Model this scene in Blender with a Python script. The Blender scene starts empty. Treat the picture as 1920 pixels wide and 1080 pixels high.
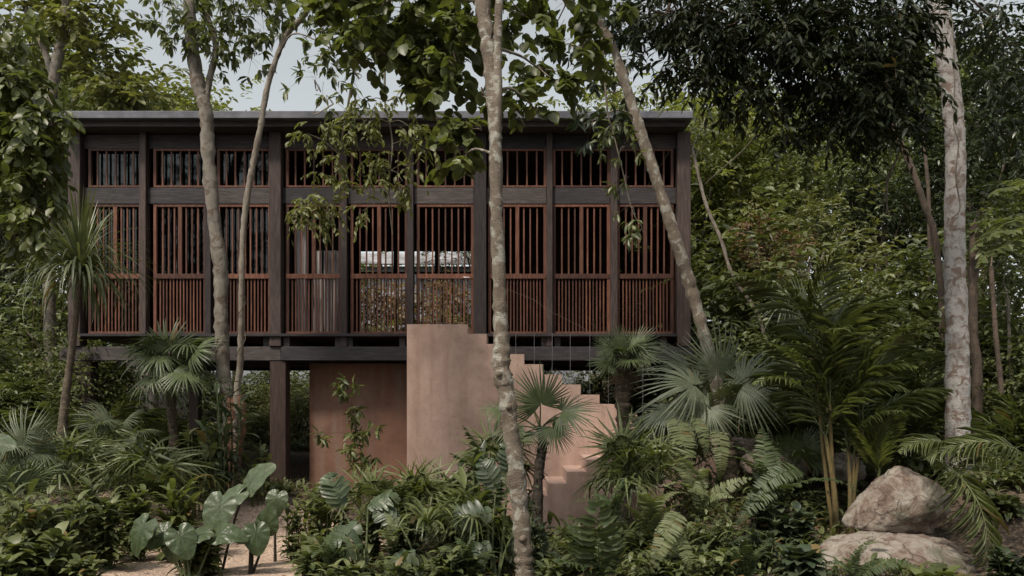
import bpy, math, random
import numpy as np
from mathutils import Vector, Matrix, noise
R = math.radians
sc = bpy.context.scene
col = sc.collection
# ------------------------------------------------------------ camera, sky, sun, exposure
HZ, F, H = 740.0, 1493.0, 2.3          # horizon row and focal length in px of a 1920 wide frame, eye height
cd = bpy.data.cameras.new('camera'); cam = bpy.data.objects.new('camera', cd); col.objects.link(cam)
cam.location = (0, 0, H); cam.rotation_euler = (R(90), 0, 0)
cd.sensor_width = 36; cd.lens = 36 * F / 1920; cd.shift_y = (HZ - 540) / 1920; cd.clip_end = 2000; cd.clip_start = 0.05
sc.camera = cam
w = bpy.data.worlds.new('World'); sc.world = w; w.use_nodes = True
nt = w.node_tree; nt.nodes.clear()
SUN_EL, SUN_AZ = R(56), R(214)         # azimuth clockwise from +Y: behind the camera, to the left
sky = nt.nodes.new('ShaderNodeTexSky'); sky.sky_type = 'NISHITA'; sky.sun_disc = False
sky.sun_elevation = SUN_EL; sky.sun_rotation = SUN_AZ; sky.air_density = 1.0; sky.dust_density = 3.0; sky.ozone_density = 1.0
hs = nt.nodes.new('ShaderNodeHueSaturation'); hs.inputs['Saturation'].default_value = 0.20; hs.inputs['Hue'].default_value = 0.46
bg = nt.nodes.new('ShaderNodeBackground'); bg.inputs['Strength'].default_value = 0.12
wo = nt.nodes.new('ShaderNodeOutputWorld')
nt.links.new(sky.outputs[0], hs.inputs['Color']); nt.links.new(hs.outputs[0], bg.inputs[0]); nt.links.new(bg.outputs[0], wo.inputs[0])
sd = bpy.data.lights.new('sun', 'SUN'); sd.energy = 2.5; sd.angle = R(7); sd.color = (1.0, 0.89, 0.75)
so = bpy.data.objects.new('sun', sd); col.objects.link(so)
so.rotation_euler = Vector((math.sin(SUN_AZ) * math.cos(SUN_EL), math.cos(SUN_AZ) * math.cos(SUN_EL), math.sin(SUN_EL))).to_track_quat('Z', 'Y').to_euler()
so.location = (-7, -9, 20)
sc.view_settings.view_transform = 'Standard'; sc.view_settings.look = 'None'; sc.view_settings.exposure = 0.62; sc.view_settings.gamma = 1
sc.cycles.max_bounces = 6; sc.cycles.diffuse_bounces = 3; sc.cycles.transmission_bounces = 4; sc.cycles.transparent_max_bounces = 8

rng = np.random.default_rng(7)
rnd = random.Random(5)
U = lambda a, b: rnd.uniform(a, b)
def P(px, py, Y): return np.array(((px - 960) * Y / F, Y, H + (HZ - py) * Y / F))
def X(px, Y): return (px - 960) * Y / F
def Z(py, Y): return H + (HZ - py) * Y / F

# ------------------------------------------------------------ materials
MATS = {}
def newmat(name):
    m = bpy.data.materials.new(name); m.use_nodes = True
    t = m.node_tree; t.nodes.clear(); MATS[name] = m
    o = t.nodes.new('ShaderNodeOutputMaterial')
    return m, t, o
def nd(t, kind, **kw):
    n = t.nodes.new(kind)
    for k, v in kw.items():
        if k in n.inputs.keys(): n.inputs[k].default_value = v
        else: setattr(n, k, v)
    return n
def ramp(t, src, stops):
    r = t.nodes.new('ShaderNodeValToRGB'); e = r.color_ramp.elements
    while len(e) < len(stops): e.new(0.5)
    for k, (p, c) in enumerate(stops): e[k].position = p; e[k].color = (*c, 1)
    t.links.new(src, r.inputs[0]); return r.outputs[0]
def mixc(t, a, b, f, mode='MIX'):
    n = t.nodes.new('ShaderNodeMix'); n.data_type = 'RGBA'; n.blend_type = mode
    for s, i in ((f, 0), (a, 6), (b, 7)):
        if isinstance(s, (int, float)): n.inputs[i].default_value = s
        elif isinstance(s, tuple): n.inputs[i].default_value = (*s, 1)
        else: t.links.new(s, n.inputs[i])
    return n.outputs[2]
def coords(t, scale=(1, 1, 1), kind='Object'):
    c = t.nodes.new('ShaderNodeTexCoord'); mp = t.nodes.new('ShaderNodeMapping'); mp.inputs['Scale'].default_value = scale
    t.links.new(c.outputs[kind], mp.inputs[0]); return mp.outputs[0]
def noisef(t, vec, scale, detail=4, rough=0.55, dist=0.0):
    n = nd(t, 'ShaderNodeTexNoise', Scale=scale, Detail=detail, Roughness=rough, Distortion=dist)
    t.links.new(vec, n.inputs['Vector']); return n.outputs['Fac']
def bump(t, h, strength, dist=0.02):
    b = nd(t, 'ShaderNodeBump', Strength=strength, Distance=dist); t.links.new(h, b.inputs['Height']); return b.outputs[0]

def leafmat(name, a, b, rough=0.45, trans=0.35, dead=(.17, .12, .05), dead_amt=.025, veins=0.0, spec=0.5):
    """a, b: the two ends of the leaf colour range, picked leaf by leaf"""
    m, t, o = newmat(name)
    at = nd(t, 'ShaderNodeAttribute', attribute_name='tone')
    v = coords(t)
    c = mixc(t, a, b, at.outputs['Fac'])
    f2 = noisef(t, v, 3.2, 5, .7)
    hsn = nd(t, 'ShaderNodeHueSaturation'); t.links.new(c, hsn.inputs['Color'])
    mr = nd(t, 'ShaderNodeMapRange'); t.links.new(f2, mr.inputs[0]); mr.inputs[1].default_value = .3; mr.inputs[2].default_value = .7
    mr.inputs[3].default_value = 0.62; mr.inputs[4].default_value = 1.35; t.links.new(mr.outputs[0], hsn.inputs['Value'])
    c = hsn.outputs[0]
    if dead:
        th = nd(t, 'ShaderNodeMath', operation='GREATER_THAN'); t.links.new(at.outputs['Fac'], th.inputs[0]); th.inputs[1].default_value = 1 - dead_amt
        c = mixc(t, c, dead, th.outputs[0])
    p = nd(t, 'ShaderNodeBsdfPrincipled', Roughness=rough); t.links.new(c, p.inputs['Base Color'])
    p.inputs['Specular IOR Level'].default_value = spec
    if veins:
        vv = nd(t, 'ShaderNodeTexVoronoi', Scale=veins); t.links.new(v, vv.inputs['Vector'])
        t.links.new(bump(t, vv.outputs['Distance'], .35, .01), p.inputs['Normal'])
    tr = nd(t, 'ShaderNodeBsdfTranslucent')
    tc = mixc(t, c, (1.25, 1.3, .55), 1.0, 'MULTIPLY'); t.links.new(tc, tr.inputs[0])
    mx = nd(t, 'ShaderNodeMixShader'); mx.inputs[0].default_value = trans
    t.links.new(p.outputs[0], mx.inputs[1]); t.links.new(tr.outputs[0], mx.inputs[2]); t.links.new(mx.outputs[0], o.inputs[0])
    return m
leafmat('round_leaf', (.066, .082, .032), (.155, .180, .062), .42, .38)
leafmat('dark_leaf', (0.022, 0.033, 0.018), (0.055, 0.073, 0.033), .35, .22)
leafmat('backlit_leaf', (.013, .019, .010), (.036, .046, .020), .5, .16, spec=.22)  # near black: the silhouette of backlit boughs is put into the leaf colour
leafmat('mid_leaf', (.060, .078, .034), (.150, .172, .066), .45, .32)
leafmat('olive_leaf', (.105, .115, .042), (.200, .210, .075), .5, .38)
leafmat('sunlit_leaf', (.110, .130, .045), (.220, .235, .085), .5, .45)  # lighter yellow green, sunlight on the woods painted into the leaf colour
leafmat('far_leaf', (.085, .098, .045), (.210, .220, .095), .6, .35, (.20, .13, .06), .05)
leafmat('dry_leaf', (.150, .100, .055), (.260, .190, .100), .7, .35)
leafmat('fan_leaf', (.068, .095, .042), (.125, .155, .070), .42, .25)
leafmat('silver_leaf', (.090, .112, .068), (.155, .178, .112), .45, .22)
leafmat('palm_leaf', (.070, .092, .036), (.160, .185, .070), .42, .28)
leafmat('yellow_frond', (0.099, 0.126, 0.041), (0.153, 0.171, 0.063), .5, .4)
leafmat('fern_leaf', (0.120, 0.144, 0.064), (0.184, 0.208, 0.096), .55, .4)
leafmat('fern_dark', (.045, .068, .026), (.085, .115, .045), .5, .35)
leafmat('strap_leaf', (.075, .095, .045), (.170, .190, .100), .45, .22)
leafmat('ear_leaf', (.038, .060, .028), (.105, .135, .070), .40, .22, veins=9)
leafmat('ear_dark', (.028, .046, .020), (.080, .110, .048), .36, .25, veins=9)
leafmat('shrub_leaf', (.070, .090, .036), (.185, .205, .090), .42, .3)
leafmat('blue_leaf', (.044, .064, .036), (.085, .108, .062), .4, .2)
leafmat('dead_skirt', (.10, .070, .040), (.200, .150, .090), .8, .15)
leafmat('red_leaf', (.10, .05, .03), (.20, .12, .06), .6, .3)

def barkmat(name, base, patch, dark, scale=6.0, stretch=.35, amount=.5, spots=None):
    m, t, o = newmat(name)
    v = coords(t, (1, 1, stretch)); v2 = coords(t)
    n1 = noisef(t, v, scale, 6, .6, .4)
    c = ramp(t, n1, [(max(0, .5 - amount * .35), dark), (.5, base), (.5 + .25, tuple(min(1, x * 1.25) for x in base))])
    n2 = noisef(t, v2, scale * .9, 5, .6, .8)
    f = ramp(t, n2, [(.52, (0, 0, 0)), (.60, (1, 1, 1))])
    c = mixc(t, c, patch, f)
    vo = nd(t, 'ShaderNodeTexVoronoi', Scale=scale * 6); t.links.new(v2, vo.inputs['Vector'])
    f3 = ramp(t, vo.outputs['Distance'], [(.10, (1, 1, 1)), (.22, (0, 0, 0))])
    c = mixc(t, c, dark, mixc(t, (0, 0, 0), f3, .5))
    n4 = noisef(t, coords(t, (3, 3, 18)), 9, 3)
    c = mixc(t, c, mixc(t, (.55, .55, .55), (1.2, 1.2, 1.2), n4), 1.0, 'MULTIPLY')
    p = nd(t, 'ShaderNodeBsdfPrincipled', Roughness=.85); t.links.new(c, p.inputs['Base Color'])
    hgt = mixc(t, n4, n2, .5)
    t.links.new(bump(t, hgt, 1.0, .03), p.inputs['Normal']); t.links.new(p.outputs[0], o.inputs[0]); return m
barkmat('grey_bark', (.23, .205, .17), (.13, .095, .068), (.075, .055, .042), 7.0, .4, .8)
barkmat('mottled_bark', (.185, .150, .112), (.37, .355, .30), (.075, .052, .038), 7.5, .7, .9)
barkmat('white_bark', (.40, .385, .365), (.20, .145, .115), (.17, .13, .11), 8.5, .8)
barkmat('red_bark', (.27, .13, .075), (.16, .10, .06), (.07, .04, .03), 7.0, .15)
barkmat('brown_bark', (.12, .085, .06), (.08, .06, .045), (.03, .022, .018), 8.0)
barkmat('palm_bark', (.15, .115, .08), (.10, .075, .05), (.035, .025, .018), 12.0, 1.5)
barkmat('tan_bark', (.27, .235, .19), (.19, .155, .12), (.10, .08, .06), 6.0, .3)
barkmat('twig', (.20, .175, .13), (.15, .12, .09), (.08, .06, .045), 14.0)
barkmat('yellow_stem', (.17, .125, .045), (.11, .10, .04), (.07, .045, .02), 8.0, .2)
barkmat('green_stem', (.12, .15, .06), (.10, .12, .045), (.06, .075, .03), 8.0, .2)
barkmat('dark_stem', (.05, .038, .028), (.04, .03, .022), (.02, .015, .012), 12.0)

def woodmat(name, c0, c1, c2, grain=(1.2, 14, 14), rough=.6, b=.25, scale=3.0):
    m, t, o = newmat(name)
    at = nd(t, 'ShaderNodeAttribute', attribute_name='tone')
    v = coords(t, grain)
    n = noisef(t, v, scale, 8, .62, .5)
    c = ramp(t, n, [(.28, c0), (.5, c1), (.74, c2)])
    n2 = noisef(t, coords(t), .8, 3)
    c = mixc(t, c, mixc(t, (.62, .62, .62), (1.3, 1.27, 1.25), n2), 1.0, 'MULTIPLY')
    c = mixc(t, c, mixc(t, (.55, .58, .64), (1.45, 1.36, 1.28), at.outputs['Fac']), 1.0, 'MULTIPLY')
    p = nd(t, 'ShaderNodeBsdfPrincipled', Roughness=rough); t.links.new(c, p.inputs['Base Color']); p.inputs['Specular IOR Level'].default_value = .22
    t.links.new(bump(t, n, b, .004), p.inputs['Normal']); t.links.new(p.outputs[0], o.inputs[0]); return m
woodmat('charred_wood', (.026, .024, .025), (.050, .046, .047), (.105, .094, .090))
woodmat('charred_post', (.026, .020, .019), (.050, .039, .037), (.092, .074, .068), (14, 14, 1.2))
woodmat('shaded_post', (.020, .014, .013), (.036, .025, .023), (.060, .044, .040), (14, 14, 1.2))  # darker copy of charred_post, the shade under the house mixed into its colour
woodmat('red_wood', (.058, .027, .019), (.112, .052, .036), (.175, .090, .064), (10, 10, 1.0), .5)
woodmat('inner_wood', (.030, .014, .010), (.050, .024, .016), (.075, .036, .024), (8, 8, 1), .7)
woodmat('log_wood', (.045, .036, .03), (.13, .11, .095), (.22, .19, .165), (2, 12, 12), .85, .9)

def plainmat(name, c, rough=.6, metal=0.0, var=.15, scale=3.0, b=.1):
    m, t, o = newmat(name)
    n = noisef(t, coords(t), scale, 6, .6)
    lo = tuple(x * (1 - var) for x in c); hi = tuple(min(1, x * (1 + var)) for x in c)
    cc = ramp(t, n, [(.35, lo), (.65, hi)])
    p = nd(t, 'ShaderNodeBsdfPrincipled', Roughness=rough, Metallic=metal); t.links.new(cc, p.inputs['Base Color'])
    t.links.new(bump(t, n, b, .01), p.inputs['Normal']); t.links.new(p.outputs[0], o.inputs[0]); return m
plainmat('roof_metal', (.105, .108, .125), .45, .0, .38, 2.5)
plainmat('white_metal', (.36, .36, .37), .5, var=.4, scale=1.5)
plainmat('cable_steel', (.42, .42, .44), .35, .6)
plainmat('curtain_cloth', (.50, .47, .46), .9)
plainmat('grey_board', (.30, .31, .35), .7)
plainmat('rope', (.16, .12, .08), .9)

def concmat(name, c, c2):
    m, t, o = newmat(name)
    v = coords(t)
    n = noisef(t, v, 1.1, 8, .62, .3)
    cc = ramp(t, n, [(.30, tuple(x * .66 for x in c)), (.5, c), (.72, tuple(x * 1.22 for x in c))])
    n2 = noisef(t, coords(t, (2.6, 2.6, .22)), 2.0, 5, .6)       # rain streaks running down
    f = ramp(t, n2, [(.46, (0, 0, 0)), (.66, (.9, .9, .9))])
    cc = mixc(t, cc, c2, f)
    n3 = noisef(t, v, 16, 4, .7)
    f3 = ramp(t, n3, [(.62, (0, 0, 0)), (.70, (.5, .5, .5))])
    cc = mixc(t, cc, tuple(x * .5 for x in c), f3)
    n5 = noisef(t, coords(t, (1.3, 1.3, 1.3)), 3.6, 10, .8, .6)      # trowel mottling
    cc = mixc(t, cc, mixc(t, (.60, .58, .56), (1.28, 1.3, 1.32), n5), 1.0, 'MULTIPLY')
    p = nd(t, 'ShaderNodeBsdfPrincipled', Roughness=.85); t.links.new(cc, p.inputs['Base Color'])
    t.links.new(bump(t, mixc(t, n3, n5, .5), .5, .015), p.inputs['Normal']); t.links.new(p.outputs[0], o.inputs[0]); return m
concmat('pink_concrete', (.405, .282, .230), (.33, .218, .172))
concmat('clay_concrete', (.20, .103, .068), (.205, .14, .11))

def rockmat():
    m, t, o = newmat('rock')
    v = coords(t)
    n = noisef(t, v, 3.4, 12, .74, .8)
    c = ramp(t, n, [(.34, (.08, .055, .045)), (.43, (.23, .165, .13)), (.53, (.39, .345, .295)), (.72, (.50, .46, .41))])
    vo = nd(t, 'ShaderNodeTexVoronoi', Scale=3.0); vo.feature = 'DISTANCE_TO_EDGE'
    wv = noisef(t, v, 4, 3); dd = mixc(t, v, wv, .25); t.links.new(dd, vo.inputs['Vector'])
    f = ramp(t, vo.outputs['Distance'], [(.0, (.8, .8, .8)), (.025, (0, 0, 0))])
    c = mixc(t, c, (.06, .045, .035), f)
    n3 = noisef(t, v, 1.3, 4); f3 = ramp(t, n3, [(.56, (0, 0, 0)), (.66, (.7, .7, .7))])
    c = mixc(t, c, (.085, .095, .05), f3)
    p = nd(t, 'ShaderNodeBsdfPrincipled', Roughness=.9); t.links.new(c, p.inputs['Base Color'])
    gr = noisef(t, v, 38, 6, .8); c = mixc(t, c, mixc(t, (.55, .53, .5), (1.35, 1.35, 1.33), gr), 1.0, 'MULTIPLY'); t.links.new(c, p.inputs['Base Color']); t.links.new(bump(t, mixc(t, n, gr, .35), 1.0, .10), p.inputs['Normal']); t.links.new(p.outputs[0], o.inputs[0])
rockmat()
def soilmat(name, a, b, c3, sc_, bs):
    m, t, o = newmat(name)
    v = coords(t)
    vo = nd(t, 'ShaderNodeTexVoronoi', Scale=sc_); t.links.new(v, vo.inputs['Vector'])
    n = noisef(t, v, 1.2, 6)
    r = nd(t, 'ShaderNodeSeparateColor'); t.links.new(vo.outputs['Color'], r.inputs[0])
    c = ramp(t, r.outputs[0], [(.0, a), (.5, b), (1, c3)])
    c = mixc(t, c, mixc(t, (.6, .6, .6), (1.3, 1.3, 1.3), n), 1.0, 'MULTIPLY')
    p = nd(t, 'ShaderNodeBsdfPrincipled', Roughness=.95); t.links.new(c, p.inputs['Base Color'])
    t.links.new(bump(t, vo.outputs['Distance'], bs, .02), p.inputs['Normal']); t.links.new(p.outputs[0], o.inputs[0])
soilmat('soil', (.030, .022, .016), (.070, .050, .034), (.14, .10, .065), 26, .8)
soilmat('gravel', (.24, .165, .12), (.42, .31, .23), (.60, .47, .37), 48, .7)

def glassmat():
    m, t, o = newmat('window_glass')
    g = nd(t, 'ShaderNodeBsdfGlossy', Roughness=.03); g.inputs[0].default_value = (.85, .9, .9, 1)
    tr = nd(t, 'ShaderNodeBsdfTransparent'); tr.inputs[0].default_value = (.34, .38, .36, 1)
    fr = nd(t, 'ShaderNodeFresnel', IOR=1.5)
    mx = nd(t, 'ShaderNodeMixShader'); t.links.new(fr.outputs[0], mx.inputs[0])
    t.links.new(tr.outputs[0], mx.inputs[1]); t.links.new(g.outputs[0], mx.inputs[2]); t.links.new(mx.outputs[0], o.inputs[0])
glassmat()

# ------------------------------------------------------------ mesh helpers
class MB:
    def __init__(s): s.v = []; s.q = []; s.t = []; s.tone = []; s.n = 0
    def add(s, v, quads=None, tris=None, tone=.5):
        v = np.asarray(v, float).reshape(-1, 3)
        if quads is not None and len(quads): s.q.append(np.asarray(quads, np.int64).reshape(-1, 4) + s.n)
        if tris is not None and len(tris): s.t.append(np.asarray(tris, np.int64).reshape(-1, 3) + s.n)
        s.v.append(v); s.tone.append(np.broadcast_to(np.asarray(tone, float), (len(v),)).copy()); s.n += len(v); return s
    def mesh(s, name, mat, smooth=False):
        me = bpy.data.meshes.new(name)
        v = np.concatenate(s.v); q = np.concatenate(s.q) if s.q else np.zeros((0, 4), int); t = np.concatenate(s.t) if s.t else np.zeros((0, 3), int)
        me.vertices.add(len(v)); me.vertices.foreach_set('co', v.astype(np.float32).ravel())
        loops = np.concatenate([q.ravel(), t.ravel()]).astype(np.int32)
        me.loops.add(len(loops)); me.loops.foreach_set('vertex_index', loops)
        st = np.concatenate([np.arange(len(q)) * 4, len(q) * 4 + np.arange(len(t)) * 3]).astype(np.int32)
        me.polygons.add(len(st)); me.polygons.foreach_set('loop_start', st)
        me.polygons.foreach_set('loop_total', np.concatenate([np.full(len(q), 4), np.full(len(t), 3)]).astype(np.int32))
        me.update(calc_edges=True)
        flat = not smooth and not any(k in mat for k in ('leaf', 'fern', 'frond', 'ear_'))
        me.polygons.foreach_set('use_smooth', np.full(len(st), not flat))
        a = me.attributes.new('tone', 'FLOAT', 'POINT'); a.data.foreach_set('value', np.concatenate(s.tone).astype(np.float32))
        me.materials.append(MATS[mat]); return me
    def build(s, name, mat, parent=None, smooth=False, loc=None):
        if not s.v: return None
        if loc is not None: s.v = [a - np.asarray(loc) for a in s.v]
        o = bpy.data.objects.new(name, s.mesh(name, mat, smooth)); col.objects.link(o)
        if loc is not None: o.location = loc
        if parent is not None:
            o.parent = parent
            if loc is None: o.location = -Vector(parent.location) if parent.parent is None else -(Vector(parent.location) + Vector(parent.parent.location))
        return o
def tag(o, label=None, cat=None, group=None, kind=None):
    if label: o['label'] = label
    if cat: o['category'] = cat
    if group: o['group'] = group
    if kind: o['kind'] = kind
    return o
def empty(name, loc, label, cat, group=None, kind=None):
    o = bpy.data.objects.new(name, None); col.objects.link(o); o.location = tuple(float(a) for a in loc); o.empty_display_size = .1
    return tag(o, label, cat, group, kind)

def unit(a): return a / np.maximum(np.linalg.norm(a, axis=-1, keepdims=True), 1e-9)
def spline(pts, n):
    pts = np.asarray(pts, float); k = len(pts)
    p = np.vstack([2 * pts[0] - pts[1], pts, 2 * pts[-1] - pts[-2]])
    u = np.linspace(0, k - 1 - 1e-9, n); i = u.astype(int); f = (u - i)[:, None]
    a, b, c, d = p[i], p[i + 1], p[i + 2], p[i + 3]
    return .5 * (2 * b + (c - a) * f + (2 * a - 5 * b + 4 * c - d) * f ** 2 + (3 * b - a - 3 * c + d) * f ** 3)
def tube(mb, pts, rad, n=None, sides=8, rough=0.0, tone=.5):
    """a round limb through pts with the radii rad"""
    a = np.column_stack([pts, np.broadcast_to(rad, (len(pts),))])
    if n is None: n = len(pts) * 4
    a = spline(a, n) if len(pts) > 2 else np.array([a[0] + (a[-1] - a[0]) * u for u in np.linspace(0, 1, n)])
    p, r = a[:, :3], np.maximum(a[:, 3], .0008)
    tn = unit(np.gradient(p, axis=0))
    ref = np.where(np.abs(tn[:, 2:3]) > .9, [[1., 0, 0]], [[0, 0, 1.]])
    if np.abs(tn[:, 2]).max() > .9: ref = np.broadcast_to([[0., 1, 0]], tn.shape)
    s1 = unit(np.cross(tn, ref)); s2 = np.cross(tn, s1)
    th = np.arange(sides) / sides * 2 * np.pi
    rr = r[:, None] * np.ones(sides)
    if rough: rr = rr * (1 + rough * rng.normal(0, 1, rr.shape) + rough * 1.4 * rng.normal(0, 1, (n, 1)))
    v = p[:, None] + rr[..., None] * (np.cos(th)[None, :, None] * s1[:, None] + np.sin(th)[None, :, None] * s2[:, None])
    i = np.arange(n - 1)[:, None] * sides; j = np.arange(sides)[None]; k = (j + 1) % sides
    q = np.stack([i + j, i + k, i + sides + k, i + sides + j], -1).reshape(-1, 4)
    mb.add(v.reshape(-1, 3), q, tone=tone)
    e = (n - 1) * sides
    mb.add(np.vstack([v[-1], p[-1:] + tn[-1:] * r[-1]]), tris=[(m, (m + 1) % sides, sides) for m in range(sides)], tone=tone)
def box(mb, x0, x1, y0, y1, z0, z1, bev=0.0):
    if bev and min(x1 - x0, y1 - y0, z1 - z0) > 2.5 * bev:
        b = bev; v = []; 
        for ax in range(3):
            pass
        X_ = (x0, x1); Y_ = (y0, y1); Z_ = (z0, z1); s = (1, -1); idx = {}
        for i in (0, 1):
            for j in (0, 1):
                for k in (0, 1):
                    for ax in range(3):
                        c = [X_[i] + (b * s[i] if ax != 0 else 0), Y_[j] + (b * s[j] if ax != 1 else 0), Z_[k] + (b * s[k] if ax != 2 else 0)]
                        idx[(i, j, k, ax)] = len(v); v.append(c)
        g = lambda *a: idx[a]
        q = []
        q += [[g(0,0,0,0), g(0,0,1,0), g(0,1,1,0), g(0,1,0,0)], [g(1,0,0,0), g(1,1,0,0), g(1,1,1,0), g(1,0,1,0)]]
        q += [[g(0,0,0,1), g(1,0,0,1), g(1,0,1,1), g(0,0,1,1)], [g(0,1,0,1), g(0,1,1,1), g(1,1,1,1), g(1,1,0,1)]]
        q += [[g(0,0,0,2), g(0,1,0,2), g(1,1,0,2), g(1,0,0,2)], [g(0,0,1,2), g(1,0,1,2), g(1,1,1,2), g(0,1,1,2)]]
        for i in (0, 1):
            for j in (0, 1):
                q.append([g(i,j,0,0), g(i,j,1,0), g(i,j,1,1), g(i,j,0,1)])
                q.append([g(i,0,j,0), g(i,1,j,0), g(i,1,j,2), g(i,0,j,2)])
                q.append([g(0,i,j,1), g(1,i,j,1), g(1,i,j,2), g(0,i,j,2)])
        t = [[g(i,j,k,0), g(i,j,k,1), g(i,j,k,2)] for i in (0, 1) for j in (0, 1) for k in (0, 1)]
        mb.add(v, q, t, tone=rnd.random()); return
    v = [(x, y, z) for x in (x0, x1) for y in (y0, y1) for z in (z0, z1)]
    mb.add(v, [(0, 1, 3, 2), (4, 6, 7, 5), (0, 4, 5, 1), (2, 3, 7, 6), (0, 2, 6, 4), (1, 5, 7, 3)], tone=rnd.random())
# leaf templates: x along the leaf, y across, z out of its plane
def tmpl(rows, droop=0.0, fold=.22):
    v = [(0, 0, 0)]; q = []; t = []
    for (x, wd) in rows: v += [(x, -wd, fold * wd - droop * x * x), (x, 0, -droop * x * x), (x, wd, fold * wd - droop * x * x)]
    v.append((1, 0, -droop))
    t += [(0, 2, 1), (0, 3, 2)]
    for k in range(len(rows) - 1):
        a = 1 + 3 * k; b = a + 3; q += [(a, a + 1, b + 1, b), (a + 1, a + 2, b + 2, b + 1)]
    a = 1 + 3 * (len(rows) - 1); e = len(v) - 1; t += [(a, a + 1, e), (a + 1, a + 2, e)]
    return np.array(v, float), np.array(q, int).reshape(-1, 4), np.array(t, int)
T_DIA = (np.array([(0, 0, 0), (.45, -.5, .1), (.45, .5, .1), (1, 0, -.08)], float), np.zeros((0, 4), int), np.array([(0, 3, 1), (0, 2, 3)]))
T_OVAL = tmpl([(.22, .34), (.6, .46), (.86, .26)], .22)
T_ROUND = tmpl([(.12, .34), (.38, .52), (.70, .50), (.92, .25)], .18, .3)
T_LANCE = tmpl([(.25, .40), (.6, .45)], .25)
T_BLADE = tmpl([(.15, .40), (.5, .5), (.8, .32)], .38, .3)
T_LOBE = tmpl([(.06, .50), (.4, .50), (.8, .40), (.95, .2)], .30, .12)
T_FERN = tmpl([(.06, .5), (.7, .40)], .15, .15)
def leaves(mb, T, o, d, n, L, W, tone=None):
    """one leaf per row of o: direction d, upper side towards n, length L, width W"""
    V, Q, Tr = T; N = len(o)
    d = unit(d); s = unit(np.cross(n, d)); u = np.cross(d, s)
    L = np.broadcast_to(L, (N,))[:, None, None]; W = np.broadcast_to(W, (N,))[:, None, None]
    v = o[:, None] + L * V[None, :, 0:1] * d[:, None] + W * V[None, :, 1:2] * s[:, None] + (np.where(V[None, :, 2:3] > 0, W, L)) * V[None, :, 2:3] * u[:, None]
    off = (np.arange(N) * len(V))[:, None, None]
    if tone is None: tone = rng.random(N)
    mb.add(v.reshape(-1, 3), (Q[None] + off).reshape(-1, 4) if len(Q) else None, (Tr[None] + off).reshape(-1, 3), np.repeat(tone, len(V)))
def blades(mb, o, az, el, bend, L, W, rows=7, prof='strap', fold=.25, tone=None, side=None):
    """arching straps: o root, az heading, el start slope, bend total droop (radians)"""
    N = len(az); o = np.broadcast_to(o, (N, 3)); s = np.linspace(0, 1, rows)
    L = np.broadcast_to(L, (N,)); W = np.broadcast_to(W, (N,)); bend = np.broadcast_to(bend, (N,)); el = np.broadcast_to(el, (N,))
    ang = el[:, None] - bend[:, None] * s[None] ** 1.3
    ds = L[:, None] / (rows - 1)
    h = np.concatenate([np.zeros((N, 1)), np.cumsum(np.cos((ang[:, 1:] + ang[:, :-1]) / 2) * ds, 1)], 1)
    z = np.concatenate([np.zeros((N, 1)), np.cumsum(np.sin((ang[:, 1:] + ang[:, :-1]) / 2) * ds, 1)], 1)
    c, sn = np.cos(az)[:, None], np.sin(az)[:, None]
    ctr = np.stack([h * c, h * sn, z], -1) + o[:, None]
    if prof == 'strap': w = np.minimum(1, np.minimum(.45 + s * 4, (1 - s) * 3.2 + .02))
    elif prof == 'oblong': w = np.sin(np.pi * np.clip(s, 0.02, .99) ** .9) ** .75 + .02
    else: w = np.clip(1.02 - s, 0, 1) ** .8
    wd = (W[:, None] * w[None] / 2)[..., None]
    sd_ = np.stack([-sn * np.ones_like(h), c * np.ones_like(h), 0 * h], -1)
    nrm = np.stack([-np.sin(ang) * c, -np.sin(ang) * sn, np.cos(ang)], -1)
    v = np.stack([ctr - sd_ * wd + nrm * wd * fold, ctr, ctr + sd_ * wd + nrm * wd * fold], 2)
    i = (np.arange(N) * rows * 3)[:, None, None] + (np.arange(rows - 1) * 3)[None, :, None]
    q = np.concatenate([i + [[[0, 1, 4, 3]]], i + [[[1, 2, 5, 4]]]], 1).reshape(-1, 4)
    if tone is None: tone = rng.random(N)
    mb.add(v.reshape(-1, 3), q, tone=np.repeat(tone, rows * 3))
def rdir(N, flat=1.0):
    d = rng.normal(0, 1, (N, 3)); d[:, 2] *= flat; return unit(d)
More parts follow.
